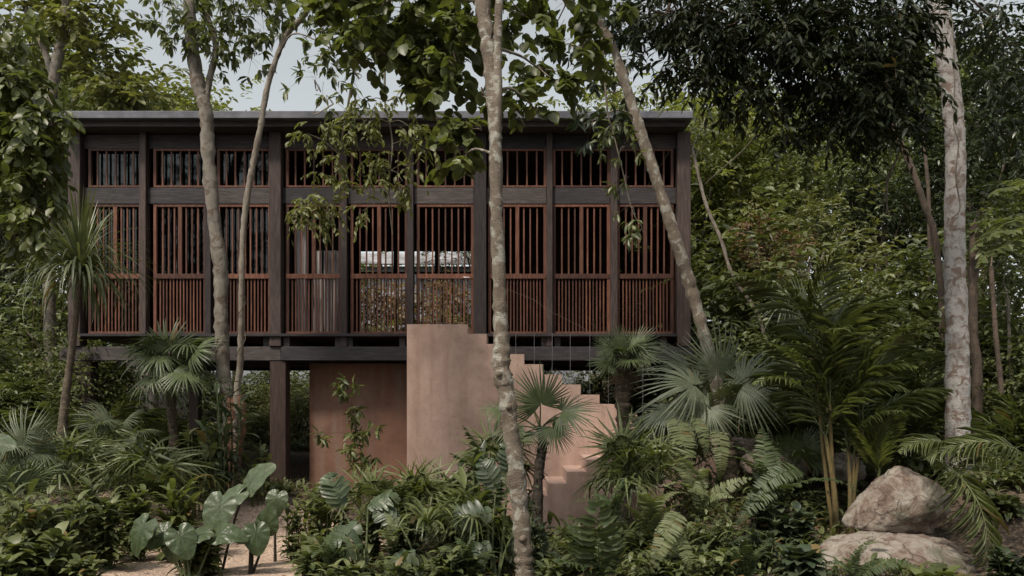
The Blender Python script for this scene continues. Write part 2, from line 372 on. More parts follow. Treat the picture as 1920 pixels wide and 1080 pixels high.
def sprays(mb, tw, cen, rad, ntw, nl, tlen, L, W, T, sag=.25, flat=.7, twr=.004, hang=0.0, spread=1.0, whorl=False):
    """leafy twigs filling the ellipsoid cen/rad: ntw twigs with nl leaves each"""
    cen = np.asarray(cen, float); rad = np.broadcast_to(rad, (3,))
    p = rdir(ntw) * (rng.random((ntw, 1)) ** .45) * rad + cen
    d = rdir(ntw, flat) + unit(p - cen) * .6; d[:, 2] -= hang; d = unit(d)
    tl = tlen * rng.uniform(.6, 1.3, ntw)
    if tw is not None:
        N = ntw; q0 = p; q1 = p + d * tl[:, None]; q1[:, 2] -= sag * tl
        s1 = unit(np.cross(d, [0.3, .2, 1.])) * twr; s2 = np.cross(d, s1)
        v = np.stack([q0 + s1, q0 - s1 * .5 + s2, q0 - s1 * .5 - s2, q1], 1)
        off = (np.arange(N) * 4)[:, None, None]
        tw.add(v.reshape(-1, 3), tris=(np.array([[(0, 1, 3), (1, 2, 3), (2, 0, 3)]]) + off).reshape(-1, 3))
    if whorl: t = np.tile(np.clip(.85 + rng.normal(0, .06, nl), .6, 1), (ntw, 1))
    else: t = (np.arange(nl) + rng.random((ntw, nl))) / nl
    o = p[:, None] + d[:, None] * (t * tl[:, None])[..., None]; o[..., 2] -= sag * tl[:, None] * t ** 2
    sd = unit(np.cross(d, [0., 0, 1.]) + 1e-3); sgn = np.where(np.arange(nl) % 2 == 0, 1, -1)[None, :, None]
    if whorl:
        a = (np.arange(nl) / nl * 2 * np.pi + rng.random((ntw, 1)) * 6)[..., None]; up = np.cross(sd, d)
        ld = sd[:, None] * np.cos(a) + up[:, None] * np.sin(a) + d[:, None] * .5
    else: ld = sd[:, None] * sgn * spread + d[:, None] * .7
    ld = ld + rng.normal(0, .3, o.shape); ld[..., 2] -= .25 + hang * .6
    n = np.stack([rng.normal(0, .45, t.shape), rng.normal(0, .45, t.shape), np.ones(t.shape)], -1)
    N = ntw * nl; k = rng.uniform(.65, 1.2, N)
    tone = np.clip(np.repeat(rng.random(ntw), nl) * .55 + rng.random(N) * .45, 0, 1)
    leaves(mb, T, o.reshape(-1, 3), ld.reshape(-1, 3), n.reshape(-1, 3), L * k, W * k, tone)

# ------------------------------------------------------------ ground
ANCH = np.array([(0.5, 13, 0), (1.5, 12.2, .05), (2.4, 13, .1), (0, 15, .1), (-3, 15.5, .3), (-4.4, 15, .55), (-4, 10.5, .22), (-4.4, 12.8, .62), (-6.8, 12, 1.0), (-7.5, 9.5, .5), (-6, 7, .25), (-2, 11.5, .2),
    (0, 10, .25), (0, 8, .3), (0, 3, .3), (0, -6, .3), (4.5, 8.5, .3), (4.6, 10.2, .5), (5.9, 10.6, 1.2), (3.9, 12.6, 1.3), (3.2, 11.6, .9), (7.5, 11, 1.3), (8, 15, 1.7), (5, 16, 1.3), (9, 6, .9), (10, 22, 2.4), (3, 22, 1.2), (-4, 21, .8), (-10, 15, 1.3),
    (-12, 22, 1.6), (0, 30, 1.6), (-15, 35, 2.4), (15, 35, 3.4), (-30, 20, 2), (30, 20, 3.5), (0, 60, 4), (-40, 60, 5), (40, 60, 6), (-20, -20, .5), (20, -20, 1), (-15, 3, .6), (15, 3, 1.5)], float)
def G(x, y):
    x = np.asarray(x, float); y = np.asarray(y, float)
    d2 = (x[..., None] - ANCH[:, 0]) ** 2 + (y[..., None] - ANCH[:, 1]) ** 2 + .25
    wt = d2 ** -1.6; return (wt * ANCH[:, 2]).sum(-1) / wt.sum(-1)
def ground():
    u = np.sign(np.linspace(-1, 1, 301)) * (np.abs(np.linspace(-1, 1, 301)) ** 3 * 880 + np.abs(np.linspace(-1, 1, 301)) * 20)
    xs = u; ys = u + 11; XX, YY = np.meshgrid(xs, ys, indexing='ij')
    ZZ = G(XX, YY) + .03 * np.sin(XX * 3.1 + 1) * np.sin(YY * 2.7) + rng.normal(0, .008, XX.shape)
    n = len(xs); i = np.arange(n - 1)[:, None] * n + np.arange(n - 1)[None]
    MBg = MB().add(np.stack([XX, YY, ZZ], -1).reshape(-1, 3), np.stack([i, i + n, i + n + 1, i + 1], -1).reshape(-1, 4))
    tag(MBg.build('ground', 'soil', smooth=True), kind='structure')
    xs = np.linspace(-7.5, -1.2, 90); ys = np.linspace(7.0, 13.3, 90); XX, YY = np.meshgrid(xs, ys, indexing='ij')
    ZZ = G(XX, YY) + .03 * np.sin(XX * 3.1 + 1) * np.sin(YY * 2.7) + .035
    ins = ((XX + 3.9) / (2.1 + .25 * np.sin(YY * 2.3))) ** 2 + ((YY - 10.2) / (2.6 + .3 * np.sin(XX * 1.9))) ** 2
    ZZ = ZZ - np.clip(ins - .9, 0, 1) * .3
    n = 90; i = np.arange(n - 1)[:, None] * n + np.arange(n - 1)[None]; keep = (ins[:-1, :-1] < 1.1).ravel()
    q = np.stack([i, i + n, i + n + 1, i + 1], -1).reshape(-1, 4)[keep]
    tag(MB().add(np.stack([XX, YY, ZZ], -1).reshape(-1, 3), q).build('gravel_path', 'gravel', smooth=True), kind='structure')
ground()

# ------------------------------------------------------------ the house on posts
FY = 15.0
hx = lambda px: X(px, FY)
hz = lambda py: Z(py, FY)
ZR, ZRT = 7.36, 7.50
ZF = hz(626)                       # floor top
YB = 20.6                          # rear wall
house = empty('timber_house', (hx(712), 18, 0.3), 'long dark timber house raised on posts with red slatted window grilles and a flat roof', 'house')
def hpart(name, mb, mat, **k): return mb.build(name, mat, house, **k)
b = MB(); box(b, -8.45, 3.32, 14.58, 21.2, ZR, ZRT, .012); hpart('roof', b, 'roof_metal')
b = MB(); box(b, -8.3, 3.2, 14.72, 21.0, ZR - .10, ZR - .003); hpart('soffit', b, 'charred_wood')
majors = [(128, 151), (505, 527), (888, 912), (1270, 1295)]
minors = [(261, 273), (383, 395), (638, 650), (763, 775), (1025, 1036), (1145, 1158)]
for (a, c) in majors:
    b = MB(); box(b, hx(a), hx(c), 14.98, 15.24, hz(676) + .27, ZR - .105, .008); hpart('post', b, 'charred_post')
    b = MB(); e = hx(527) - hx(505); x0 = hx(a) + (0 if a != 128 else .1); box(b, x0, x0 + .30, 15.03, 15.33, -.3, hz(677) - .002, .008); hpart('post', b, 'shaded_post')
for (a, c) in minors:
    b = MB(); box(b, hx(a), hx(c), 15.0, 15.2, hz(650) + .002, ZR - .105, .005); hpart('post', b, 'charred_post')
for (a, c) in majors:                       # rear posts, seen below the floor and through the rooms
    b = MB(); box(b, hx(a), hx(a) + .24, YB, YB + .24, -.3, ZR - .105, .005); hpart('post', b, 'shaded_post')
# floor beams
for (a, c) in ((110, 526), (526.5, 1300)):
    b = MB(); box(b, hx(a), hx(c), 15.02 if a == 110 else 15.0, 15.26, hz(676), hz(650), .008); hpart('floor_beam', b, 'charred_wood')
for yy in (17.6, 20.5):
    b = MB(); box(b, hx(110), hx(1300), yy, yy + .2, hz(676) - .02, hz(650), .008); hpart('floor_beam', b, 'charred_wood')
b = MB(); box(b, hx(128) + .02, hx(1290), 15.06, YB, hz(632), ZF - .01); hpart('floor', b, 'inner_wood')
b = MB(); box(b, hx(152), hx(1268), 14.94, 15.2, hz(631), hz(626), .005)
hpart('sill', b, 'charred_wood')
for a in (300, 376, 398, 492, 530, 627, 649, 748, 880, 1015, 1040, 1139, 1162, 1240):
    b = MB(); box(b, hx(a), hx(a + 11), 15.05, YB, hz(650) + .003, hz(632) - .003); hpart('joist', b, 'charred_wood')
# lintel and middle beams, window grilles
bays = [(160, 261), (283, 383), (403, 505), (533, 638), (655, 763), (780, 888), (915, 1025), (1037, 1145), (1158, 1265)]
edges = [151, 261, 273, 383, 395, 505, 527, 638, 650, 763, 775, 888, 912, 1025, 1036, 1145, 1158, 1270]
for k, (a, c) in enumerate(bays):
    e0, e1 = hx(edges[2 * k]) + .004, hx(edges[2 * k + 1]) - .004
    b = MB(); box(b, e0, e1, 15.12, 15.2, hz(275), hz(248), .004); hpart('lintel', b, 'charred_wood')
    b = MB(); box(b, e0, e1, 15.09, 15.22, hz(380), hz(349.5), .006); hpart('middle_beam', b, 'charred_wood')
    x0, x1 = hx(a), hx(c); g = .0025
    # upper grille
    b = MB(); fw = .05; y0, y1 = 15.10, 15.17; z0, z1 = hz(348.5), hz(276)
    box(b, x0, x1, y0, y1, z0, z0 + .035, .003); box(b, x0, x1, y0, y1, z1 - .035, z1, .003)
    box(b, x0, x0 + fw, y0 + g, y1, z0 + .035, z1 - .035); box(b, x1 - fw, x1, y0 + g, y1, z0 + .035, z1 - .035)
    nb = 5
    for j in range(nb):
        xc = x0 + (x1 - x0) * (j + 1) / (nb + 1) + U(-.003, .003); box(b, xc - .014, xc + .014, y0 + .022, y1 - .018, z0 + .035, z1 - .035)
    up = b; hpart('window_grille', up, 'red_wood')
    # lower grille: two leaves, open slats above the rail, close ones below
    b = MB(); z0, z1, zr0, zr1 = hz(625) + .001, hz(381), hz(521), hz(512)
    box(b, x0, x1, y0, y1, z0, z0 + .04, .003); box(b, x0, x1, y0, y1, z1 - .045, z1, .003); box(b, x0 + .001, x1 - .001, y0 - .008, y1, zr0, zr1, .003)
    for s0, s1 in ((x0, x0 + .055), (x1 - .055, x1)): box(b, s0, s1, y0 + g, y1, z0 + .04, z1 - .045)
    xm = (x0 + x1) / 2
    if k != 5: box(b, xm - .035, xm + .035, y0 + g, y1, zr1, z1 - .045)
    pitch = (x1 - x0 - .11) / 8
    for j in range(1, 8):
        if j == 4 and k != 5: continue
        xc = x0 + .055 + pitch * j + U(-.004, .004); box(b, xc - .0135, xc + .0135, y0 + .022, y1 - .018, zr1, z1 - .045)
    n2 = int(round((x1 - x0 - .11) / .064))
    for j in range(1, n2):
        xc = x0 + .055 + (x1 - x0 - .11) / n2 * j + U(-.003, .003); box(b, xc - .0125, xc + .0125, y0 + .022, y1 - .02, z0 + .04, zr0)
    gr = hpart('door_grille' if k == 5 else 'window_grille', b, 'red_wood')
    if k == 5:
        b = MB(); tube(b, [P(869, 520, 15.09), P(869, 520, 15.03), P(880, 520, 15.03)], .008, 8, 6); b.build('handle', 'cable_steel', gr)
    if k < 3:
        b = MB(); box(b, x0 + .05, x1 - .05, 15.21, 15.218, hz(348), hz(276)); box(b, x0 + .05, x1 - .05, 15.21, 15.218, hz(520), hz(382)); hpart('window_pane', b, 'window_glass')
# inner walls: the left rooms are closed by a slatted partition, the middle is open to the back
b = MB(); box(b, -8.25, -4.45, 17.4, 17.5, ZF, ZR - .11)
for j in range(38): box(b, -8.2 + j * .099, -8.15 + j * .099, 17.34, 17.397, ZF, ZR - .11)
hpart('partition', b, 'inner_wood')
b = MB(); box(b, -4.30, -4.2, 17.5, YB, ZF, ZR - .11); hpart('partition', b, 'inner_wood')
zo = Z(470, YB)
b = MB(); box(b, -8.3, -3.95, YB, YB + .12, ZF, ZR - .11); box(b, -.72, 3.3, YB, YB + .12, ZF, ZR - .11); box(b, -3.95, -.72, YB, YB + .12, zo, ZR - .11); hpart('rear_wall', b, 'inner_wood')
b = MB(); zz1 = Z(513, YB)
for j in range(25):
    xc = -3.92 + j * .132; box(b, xc - .009, xc + .009, YB + .03, YB + .07, ZF, zz1)
box(b, -3.95, -.72, YB + .02, YB + .08, zz1, zz1 + .05)
hpart('rear_balustrade', b, 'shaded_post')
for xs in (-3.02, -1.95):
    b = MB(); box(b, xs - .05, xs + .05, YB + .01, YB + .11, zz1 + .052, zo - .002); hpart('post', b, 'charred_post')
for xx in (-8.3, 3.22):
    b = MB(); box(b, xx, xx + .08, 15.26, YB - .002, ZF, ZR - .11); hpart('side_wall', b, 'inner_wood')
# pale frame with a mirror and the curtains in the middle room
mf = empty('standing_frame', (X(625, 15.7), 15.7, ZF), 'slim pale metal frame standing inside behind the slats beside the curtains', 'frame')
b = MB(); s = 15.7
x0, x1, zt = X(607, s), X(645, s), Z(470, s)
box(b, x0, x0 + .03, s, s + .03, ZF, zt); box(b, x1, x1 + .03, s, s + .03, ZF, zt); b.build('upright', 'white_metal', mf)
b = MB(); box(b, x0 + .031, x1 - .001, s, s + .03, zt - .03, zt - .002); b.build('crossbar', 'white_metal', mf)
def curtain(px0, px1, Y, top, label):
    n = 60; u = np.linspace(0, 1, n); x = X(px0, Y) + u * (X(px1, Y) - X(px0, Y)); ph = rnd.random() * 6
    zt = Z(top, Y)
    rowz = np.linspace(zt, ZF + .02, 14); v = []
    for r, z in enumerate(rowz):
        amp = .02 + .035 * r / 13
        v.append(np.stack([x + .01 * np.sin(u * 30 + r * .2), Y + amp * np.sin(u * (x[-1] - x[0]) * 42 + ph + .1 * np.sin(r)), np.full(n, z)], -1))
    v = np.array(v); i = np.arange(13)[:, None] * n + np.arange(n - 1)[None]
    q = np.stack([i, i + 1, i + n + 1, i + n], -1).reshape(-1, 4)
    f = v.reshape(-1, 3); k = len(f)
    bk = f.copy(); bk[:, 1] += .006
    tag(MB().add(np.vstack([f, bk]), np.vstack([q, q[:, ::-1] + k])).build('curtain', 'curtain_cloth', smooth=True), label, 'curtain', 'curtains behind the slats')
curtain(556, 575, 15.42, 420, 'left narrow pale curtain hanging behind the slats of the fourth bay')
curtain(588, 604, 15.42, 470, 'pale curtain gathered between the left curtain and the metal frame')
curtain(612, 636, 15.9, 470, 'brightest white curtain hanging inside the standing metal frame')
# the neighbouring pale roof seen through the open room
nb_ = empty('outbuilding', (-2.5, 31, 1.5), 'grey outbuilding with a pale ribbed roof seen through the open middle room', 'building')
b = MB(); y0 = 30.0
box(b, -7, 3, y0 + .3, y0 + 6, 1.0, Z(497, 30)); b.build('wall', 'grey_board', nb_)
b = MB(); zt = Z(474, 31.5); zb = Z(497, 30)
for j in range(9):
    u0, u1 = j / 9, (j + 1) / 9
    box(b, -7.4, 3.4, y0 - .2 + u0 * 2.2, y0 - .19 + u1 * 2.2, zb + (zt - zb) * u0 + .02, zb + (zt - zb) * u0 + .10)
b.build('roof', 'white_metal', nb_)

# ------------------------------------------------------------ staircase and walls
st = empty('concrete_staircase', (X(1100, 13.6), 13.6, 0), 'pink concrete staircase rising in two flights to the house door', 'staircase')
def stairblock(name, prof, y0, y1, zb, mat='pink_concrete'):
    """prof: list of (x0, x1, ztop) columns with one shared front and back face"""
    mb = MB()
    for (xa, xb, zt) in prof: 
        pass
    xs = [prof[0][0]] + [p[1] for p in prof]
    v = []; q = []
    for k, (xa, xb, zt) in enumerate(prof):
        i = len(v); v += [(xa, y0, zb), (xb, y0, zb), (xb, y0, zt), (xa, y0, zt), (xa, y1, zb), (xb, y1, zb), (xb, y1, zt), (xa, y1, zt)]
        q += [(i, i + 1, i + 2, i + 3), (i + 4, i + 7, i + 6, i + 5), (i + 3, i + 2, i + 6, i + 7)]
        zl = prof[k - 1][2] if k else zb; zr = prof[k + 1][2] if k + 1 < len(prof) else zb
        if zl < zt:
            j = len(v); v += [(xa, y0, zl), (xa, y0, zt), (xa, y1, zt), (xa, y1, zl)]; q.append((j, j + 1, j + 2, j + 3))
        if zr < zt:
            j = len(v); v += [(xb, y0, zr), (xb, y1, zr), (xb, y1, zt), (xb, y0, zt)]; q.append((j, j + 1, j + 2, j + 3))
    mb.add(v, q); return mb.build(name, mat, st)
SY = 13.9; sx_ = lambda px: X(px, SY); sz_ = lambda py: Z(py, SY)
prof = [(sx_(763), sx_(877), sz_(608))]
xp, zp = 877, 626
for k in range(9):
    nx = xp + 35.3; prof.append((sx_(xp), sx_(nx), sz_(zp))); xp = nx; zp += 19
stairblock('upper_flight', prof, SY, 14.93, -.3)
LY = 12.75; lx = lambda px: X(px, LY); lz = lambda py: Z(py, LY)
prof = []; xp, zp = 990, 929
zl_top = 817
for k in range(5):
    prof.append((lx(xp), lx(xp + 36.5), lz(zp))); xp += 36.5; zp -= 22.2
prof.append((lx(xp), lx(1345), lz(zl_top)))
stairblock('lower_flight', prof, LY, SY - .004, -.3)
b = MB(); box(b, lx(1220), lx(1345) - .003, SY + .001, 14.9, -.3, lz(zl_top) - .003); b.build('landing', 'pink_concrete', st)
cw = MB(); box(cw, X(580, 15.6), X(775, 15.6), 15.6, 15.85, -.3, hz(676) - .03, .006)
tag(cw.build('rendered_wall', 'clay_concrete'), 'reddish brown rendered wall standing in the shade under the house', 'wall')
rl = empty('cable_railing', (sx_(1050), 14.0, 2.2), 'thin steel cables hanging as a railing along the pink stair with a rope handrail', 'railing')
for k, px in enumerate((967, 1002, 1036, 1070, 1107, 1142, 1175, 1207)):
    b = MB(); zb = sz_(664 + 19 * (k + 0) if k < 6 else 770 + 12 * (k - 5)); tube(b, [(sx_(px), 14.0, zb), (sx_(px), 14.0, hz(632))], .0022, 2, 6); b.build('cable', 'cable_steel', rl)
b = MB(); tube(b, [P(945, 540, 14.1), P(1000, 562, 14.1), P(1030, 583, 14.1), P(1080, 608, 14.1), P(1150, 650, 14.1)], .002, 30, 5); b.build('handrail', 'rope', rl)

# ------------------------------------------------------------ rocks, log
def rock(name, cen, size, seed, label, cat='boulder', mat='rock', rot=0, ex=1.0, shear=0.0, taper=0.0):
    import bmesh
    bm = bmesh.new(); bmesh.ops.create_icosphere(bm, subdivisions=5, radius=1)
    off = Vector((seed * 7.3, seed * 3.1, seed))
    for v in bm.verts:
        d = v.co.normalized(); s = 1 + .20 * noise.noise(d * .9 + off) + .07 * noise.noise(d * 2.7 + off) + .07 * abs(noise.noise(d * 5 + off)) + .045 * noise.noise(d * 11 + off) + .03 * noise.noise(d * 24 + off)
        cell = noise.voronoi(d * 1.5 + off)[0]; s += .20 * (cell[1] - cell[0]) * ex
        v.co = d * s; v.co.x += shear * v.co.z; v.co.x *= 1 - taper * v.co.z; v.co.z = max(v.co.z, -.72)
    bmesh.ops.scale(bm, vec=Vector(size), verts=bm.verts)
    me = bpy.data.meshes.new(name); bm.to_mesh(me); bm.free()
    me.materials.append(MATS[mat]); me.polygons.foreach_set('use_smooth', np.ones(len(me.polygons), bool))
    o = bpy.data.objects.new(name, me); col.objects.link(o); o.location = tuple(float(a) for a in cen); o.rotation_euler = (0, R(rot), R(rot * 3))
    return tag(o, label, cat)
rock('boulder', P(1688, 948, 9.3), (.52, .38, .40), 3, 'upright pinkish boulder resting on top of the flat boulder', rot=4, ex=.8, shear=.22, taper=.25)
rock('boulder', P(1675, 1075, 8.9), (1.0, .6, .44), 8, 'wide flat pale boulder at the bottom right under the upright one', rot=3, ex=.5)
rock('boulder', P(165, 985, 9.6), (.17, .16, .14), 5, 'small grey purple rock among shrubs by the gravel on the left')
rock('boulder', P(60, 1040, 8.8), (.2, .2, .1), 6, 'low stone half hidden in the bottom left shrubs')
rock('boulder', P(1905, 850, 12.5), (.55, .4, .25), 9, 'dark rock on the slope at the right edge behind the pale trunk')
rock('boulder', P(1452, 868, 11.2), (.48, .35, .24), 12, 'grey brown rock behind the fern, between the silvery fan palm and the yellow canes', rot=5)
rock('boulder', P(1580, 880, 11.0), (.3, .25, .2), 15, 'small shaded rock behind the yellow canes')
def log():
    b = MB(); p = [P(1375, 835, 12.0), P(1410, 845, 11.8), P(1455, 838, 11.7), P(1518, 815, 11.7)]
    tube(b, p, [.13, .19, .21, .17], 40, 16, .05)
    return tag(b.build('fallen_log', 'log_wood', smooth=True), 'weathered grey fallen log lying on the slope behind the silvery fan palm', 'log')
log()

# ------------------------------------------------------------ trees
def px3(p): return P(p[0], p[1], p[2])
def tree(name, label, cat, trunks, bark, blobs, lp, leaf, group=None, twig='twig', rough=.035, sides=14, knots=()):
    """trunks: lists of (px, py, depth, width px); blobs: (px, py, depth, half width px, half height px, twigs)"""
    base = px3(trunks[0][-1]); gz = float(G(base[0], base[1]))
    root = empty(name, (base[0], base[1], gz), label, cat, group)
    tb = MB(); tops = []
    for tk in trunks:
        pts = np.array([px3(p) for p in tk]); r = np.array([p[3] * p[2] / F / 2 for p in tk])
        if tk is trunks[0] or pts[-1][2] < gz + .6:
            if pts[-1][2] > gz - .1:
                pts = np.vstack([pts, (pts[-1][0] + (pts[-1][0] - pts[-2][0]) * .1, pts[-1][1], gz - .15)]); r = np.append(r, r[-1] * 1.25)
        tube(tb, pts, r, len(pts) * 9, sides, rough * 1.5)
        tops += [(p, rr) for p, rr in zip(pts, r)]
    for (kx, ky, kY, kr) in knots:
        c = P(kx, ky, kY); th = np.linspace(0, 2 * np.pi, 12, endpoint=False)
        tube(tb, [c + (0, .03, 0), c + (0, -kr * .5, 0)], [kr, kr * .6], 5, 9, .06)
    root_h = gz
    tw = MB(); lf = MB()
    for (bx, by, bY, rx, ry, n) in blobs:
        c = P(bx, by, bY); rad = np.array((rx * bY / F, (rx + ry) * .55 * bY / F, ry * bY / F))
        cand = [(np.linalg.norm(p - c) + max(0, (p[2] - c[2])) * .2, i) for i, (p, r) in enumerate(tops)]
        p0, r0 = tops[min(cand)[1]]; dd = np.linalg.norm(c - p0)
        if dd > .3:
            mid = (p0 + c) / 2 + rng.normal(0, .08 * dd, 3) + (0, 0, .12 * dd); r1 = min(r0 * .45, .012 + .012 * dd)
            tube(tw, [p0, mid, c, c + rng.normal(0, .5, 3) * rad], [r1, r1 * .7, r1 * .4, r1 * .15], 14, 5)
            tops.append((c, r1 * .5))
        for _ in range(max(2, n // 14)):
            e = c + rdir(1)[0] * rad * .8; tube(tw, [c, (c + e) / 2 + rng.normal(0, .08, 3), e], [.010, .007, .003], 7, 4)
        sprays_to(lf, tw, c, rad, n, lp)
    tb.merge(tw); tb.build('trunk', bark, root, smooth=True)
    cr = lf.build('crown', leaf, root)
    return root
def sprays_to(lf, tw, c, rad, n, lp): sprays2(lf, tw, c, rad, n, dict(dict(nl=9, tlen=.35, L=.12, W=.05, T=T_LANCE), **lp))
def sprays2(lf, tw, c, rad, n, q): sprays(lf, tw, c, rad, n, **q)
def _merge(s, o):
    for v in o.v: s.v.append(v)
    for q in o.q: s.q.append(q + s.n)
    for t in o.t: s.t.append(t + s.n)
    s.tone += o.tone; s.n += o.n
MB.merge = _merge

# the tree in the middle: two stems grown into one trunk
tree('forest_tree', 'mottled crooked tree in the middle, its two stems joined above a knot, before the stair', 'tree',
     [[(903, -160, 8.3, 22.9), (905, 0, 8.2, 27.3), (913, 70, 8.15, 26.4), (921, 150, 8.1, 24.6), (927, 215, 8.05, 24.6), (930, 300, 8, 23.8), (931, 400, 8, 24.6), (935, 500, 8, 24.6), (938, 590, 8, 26.4), (941, 650, 8, 31.7), (940, 690, 8, 35.2), (950, 740, 8, 33.4), (957, 800, 8, 29.0), (968, 880, 8, 31.7), (976, 960, 8, 32.6), (982, 1040, 8, 32.6), (984, 1085, 8, 35.2)],
      [(946, -150, 8.25, 14.1), (936, 0, 8.15, 15.8), (933, 90, 8.1, 15.8), (933, 170, 8.02, 16.7), (932, 230, 8, 17.6), (929, 290, 8, 15.8)]],
     'mottled_bark',
     [(690, 40, 9.2, 85, 50, 28), (790, 30, 9.0, 105, 60, 40), (850, 95, 8.8, 55, 55, 22), (640, 20, 9.4, 60, 40, 12), (740, 120, 9.1, 60, 40, 17), (815, 178, 8.8, 40, 30, 11), (800, 105, 9.0, 55, 45, 16),
      (885, 30, 8.9, 60, 50, 14), (985, 30, 8.9, 55, 45, 11), (1008, 125, 8.7, 36, 34, 6), (1004, 205, 8.5, 18, 20, 3), (1055, 150, 8.9, 35, 26, 4), (968, 170, 8.7, 20, 26, 4), (1090, 90, 9.0, 50, 40, 7), (1060, 10, 9.1, 70, 35, 12),
      (868, 300, 8.3, 24, 22, 6), (842, 245, 8.4, 24, 20, 5), (880, 225, 8.4, 25, 25, 4), (905, 180, 8.4, 20, 20, 3), (1130, 10, 9.2, 50, 35, 8), (700, -60, 9.4, 160, 60, 26), (900, -60, 9.4, 160, 60, 26)],
     dict(nl=10, tlen=.26, L=.145, W=.105, T=T_ROUND, sag=.35, hang=.3, twr=.004), 'round_leaf', knots=[(936, 700, 7.92, .05), (953, 762, 7.92, .045), (980, 1010, 7.92, .05)])
# left pair standing on the peeling orange stump
tree('forest_tree', 'pale grey forked tree left of centre that crosses the third bay of the house', 'tree',
     [[(352, -150, 12.8, 20), (355, 0, 12.6, 20), (360, 80, 12.6, 23), (372, 160, 12.6, 25), (386, 210, 12.6, 25), (391, 300, 12.6, 24), (402, 420, 12.6, 25), (413, 500, 12.6, 27), (415, 590, 12.6, 25), (418, 690, 12.6, 26), (428, 760, 12.55, 22)],
      [(372, -60, 12.9, 9), (386, 20, 12.8, 10), (405, 85, 12.7, 12), (395, 140, 12.65, 12), (384, 190, 12.6, 15)]],
     'grey_bark',
     [(440, 25, 12.4, 70, 38, 42), (490, 10, 12.4, 46, 34, 24), (330, 15, 12.5, 45, 32, 22), (470, 92, 12.3, 30, 14, 9), (400, 60, 12.6, 40, 40, 20), (345, 60, 12.6, 26, 20, 8), (420, -60, 12.6, 160, 60, 50)],
     dict(nl=8, tlen=.3, L=.17, W=.062, T=T_LANCE, sag=.4, hang=.3, whorl=True), 'mid_leaf')
tree('forest_tree', 'slender pale tree wrapped by a vine, curving up right of the forked tree', 'tree',
     [[(610, -120, 12.0, 8.0), (580, 10, 12.1, 9.6), (540, 62, 12.2, 10.4), (518, 110, 12.2, 10.4), (500, 170, 12.2, 10.4), (489, 235, 12.2, 10.4), (474, 310, 12.2, 11.2), (462, 380, 12.2, 11.2), (455, 450, 12.2, 10.4), (453, 540, 12.2, 10.4), (452, 620, 12.3, 11.2), (450, 690, 12.4, 12.0), (444, 750, 12.45, 13.6)]],
     'tan_bark',
     [(620, 90, 11.6, 34, 40, 12), (590, 150, 11.6, 22, 20, 5), (650, 50, 11.6, 45, 40, 20), (560, 5, 12, 40, 20, 14), (665, 130, 11.4, 25, 35, 9), (625, 195, 11.5, 30, 14, 5), (660, -40, 11.6, 90, 40, 30)],
     dict(nl=8, tlen=.3, L=.16, W=.062, T=T_LANCE, sag=.4, hang=.35, whorl=True), 'mid_leaf')
sb = MB(); tube(sb, [P(436, 745, 12.5), P(440, 790, 12.5), P(436, 850, 12.5), P(434, 925, 12.5), P(433, 950, 12.5)], np.array([24, 26, 23, 24, 32]) * 12.5 / F / 2, 60, 16, .07)
tube(sb, [P(452, 740, 12.4), P(455, 790, 12.42), P(446, 850, 12.45), P(440, 920, 12.5)], np.array([12, 14, 15, 14]) * 12.4 / F / 2, 40, 12, .09)
tag(sb.build('tree_stump', 'red_bark', smooth=True), 'orange peeling bark stump at the foot of the two pale trees left of centre', 'tree stump')
tree('forest_tree', 'leaning lichen grey tree slanting across the last bays at the right of the house', 'tree',
     [[(1085, -130, 11.8, 13), (1120, 20, 12, 15), (1150, 90, 12, 16), (1170, 150, 12, 18), (1192, 220, 12, 20), (1222, 310, 12, 21), (1246, 385, 12, 22), (1270, 460, 12, 23), (1295, 540, 12.1, 24), (1318, 620, 12.1, 22), (1334, 680, 12.2, 24), (1356, 790, 12.2, 26)]],
     'mottled_bark',
     [(1112, 225, 11.6, 38, 28, 10), (1150, 175, 12.4, 34, 26, 8), (1085, 40, 12.3, 70, 45, 22), (1160, 30, 12.4, 70, 40, 26), (1130, 110, 12.4, 50, 35, 10), (1230, 40, 12.4, 60, 40, 22), (1150, -60, 12, 150, 50, 50)],
     dict(nl=8, tlen=.3, L=.19, W=.075, T=T_LANCE, sag=.5, hang=.5, whorl=True), 'dark_leaf')
tree('forest_tree', 'thick white barked tree with brown peeling patches standing behind the boulders on the right', 'tree',
     [[(1742, -160, 10.6, 35.5), (1757, 0, 10.5, 33.8), (1768, 70, 10.5, 34.7), (1779, 140, 10.5, 34.7), (1788, 220, 10.5, 34.7), (1792, 300, 10.5, 34.7), (1790, 400, 10.5, 35.5), (1790, 500, 10.5, 37.2), (1794, 600, 10.5, 39.8), (1795, 700, 10.5, 42.3), (1796, 800, 10.5, 44.0), (1798, 890, 10.5, 47.4), (1800, 930, 10.5, 55.8)]],
     'white_bark',
     [(1860, 30, 11.6, 70, 60, 60), (1885, 130, 11.8, 50, 70, 50), (1700, -30, 11.8, 90, 40, 50), (1870, 230, 12, 50, 50, 40)],
     dict(nl=10, tlen=.34, L=.13, W=.05, T=T_LANCE, sag=.35, hang=.2), 'dark_leaf', rough=.015, sides=20)
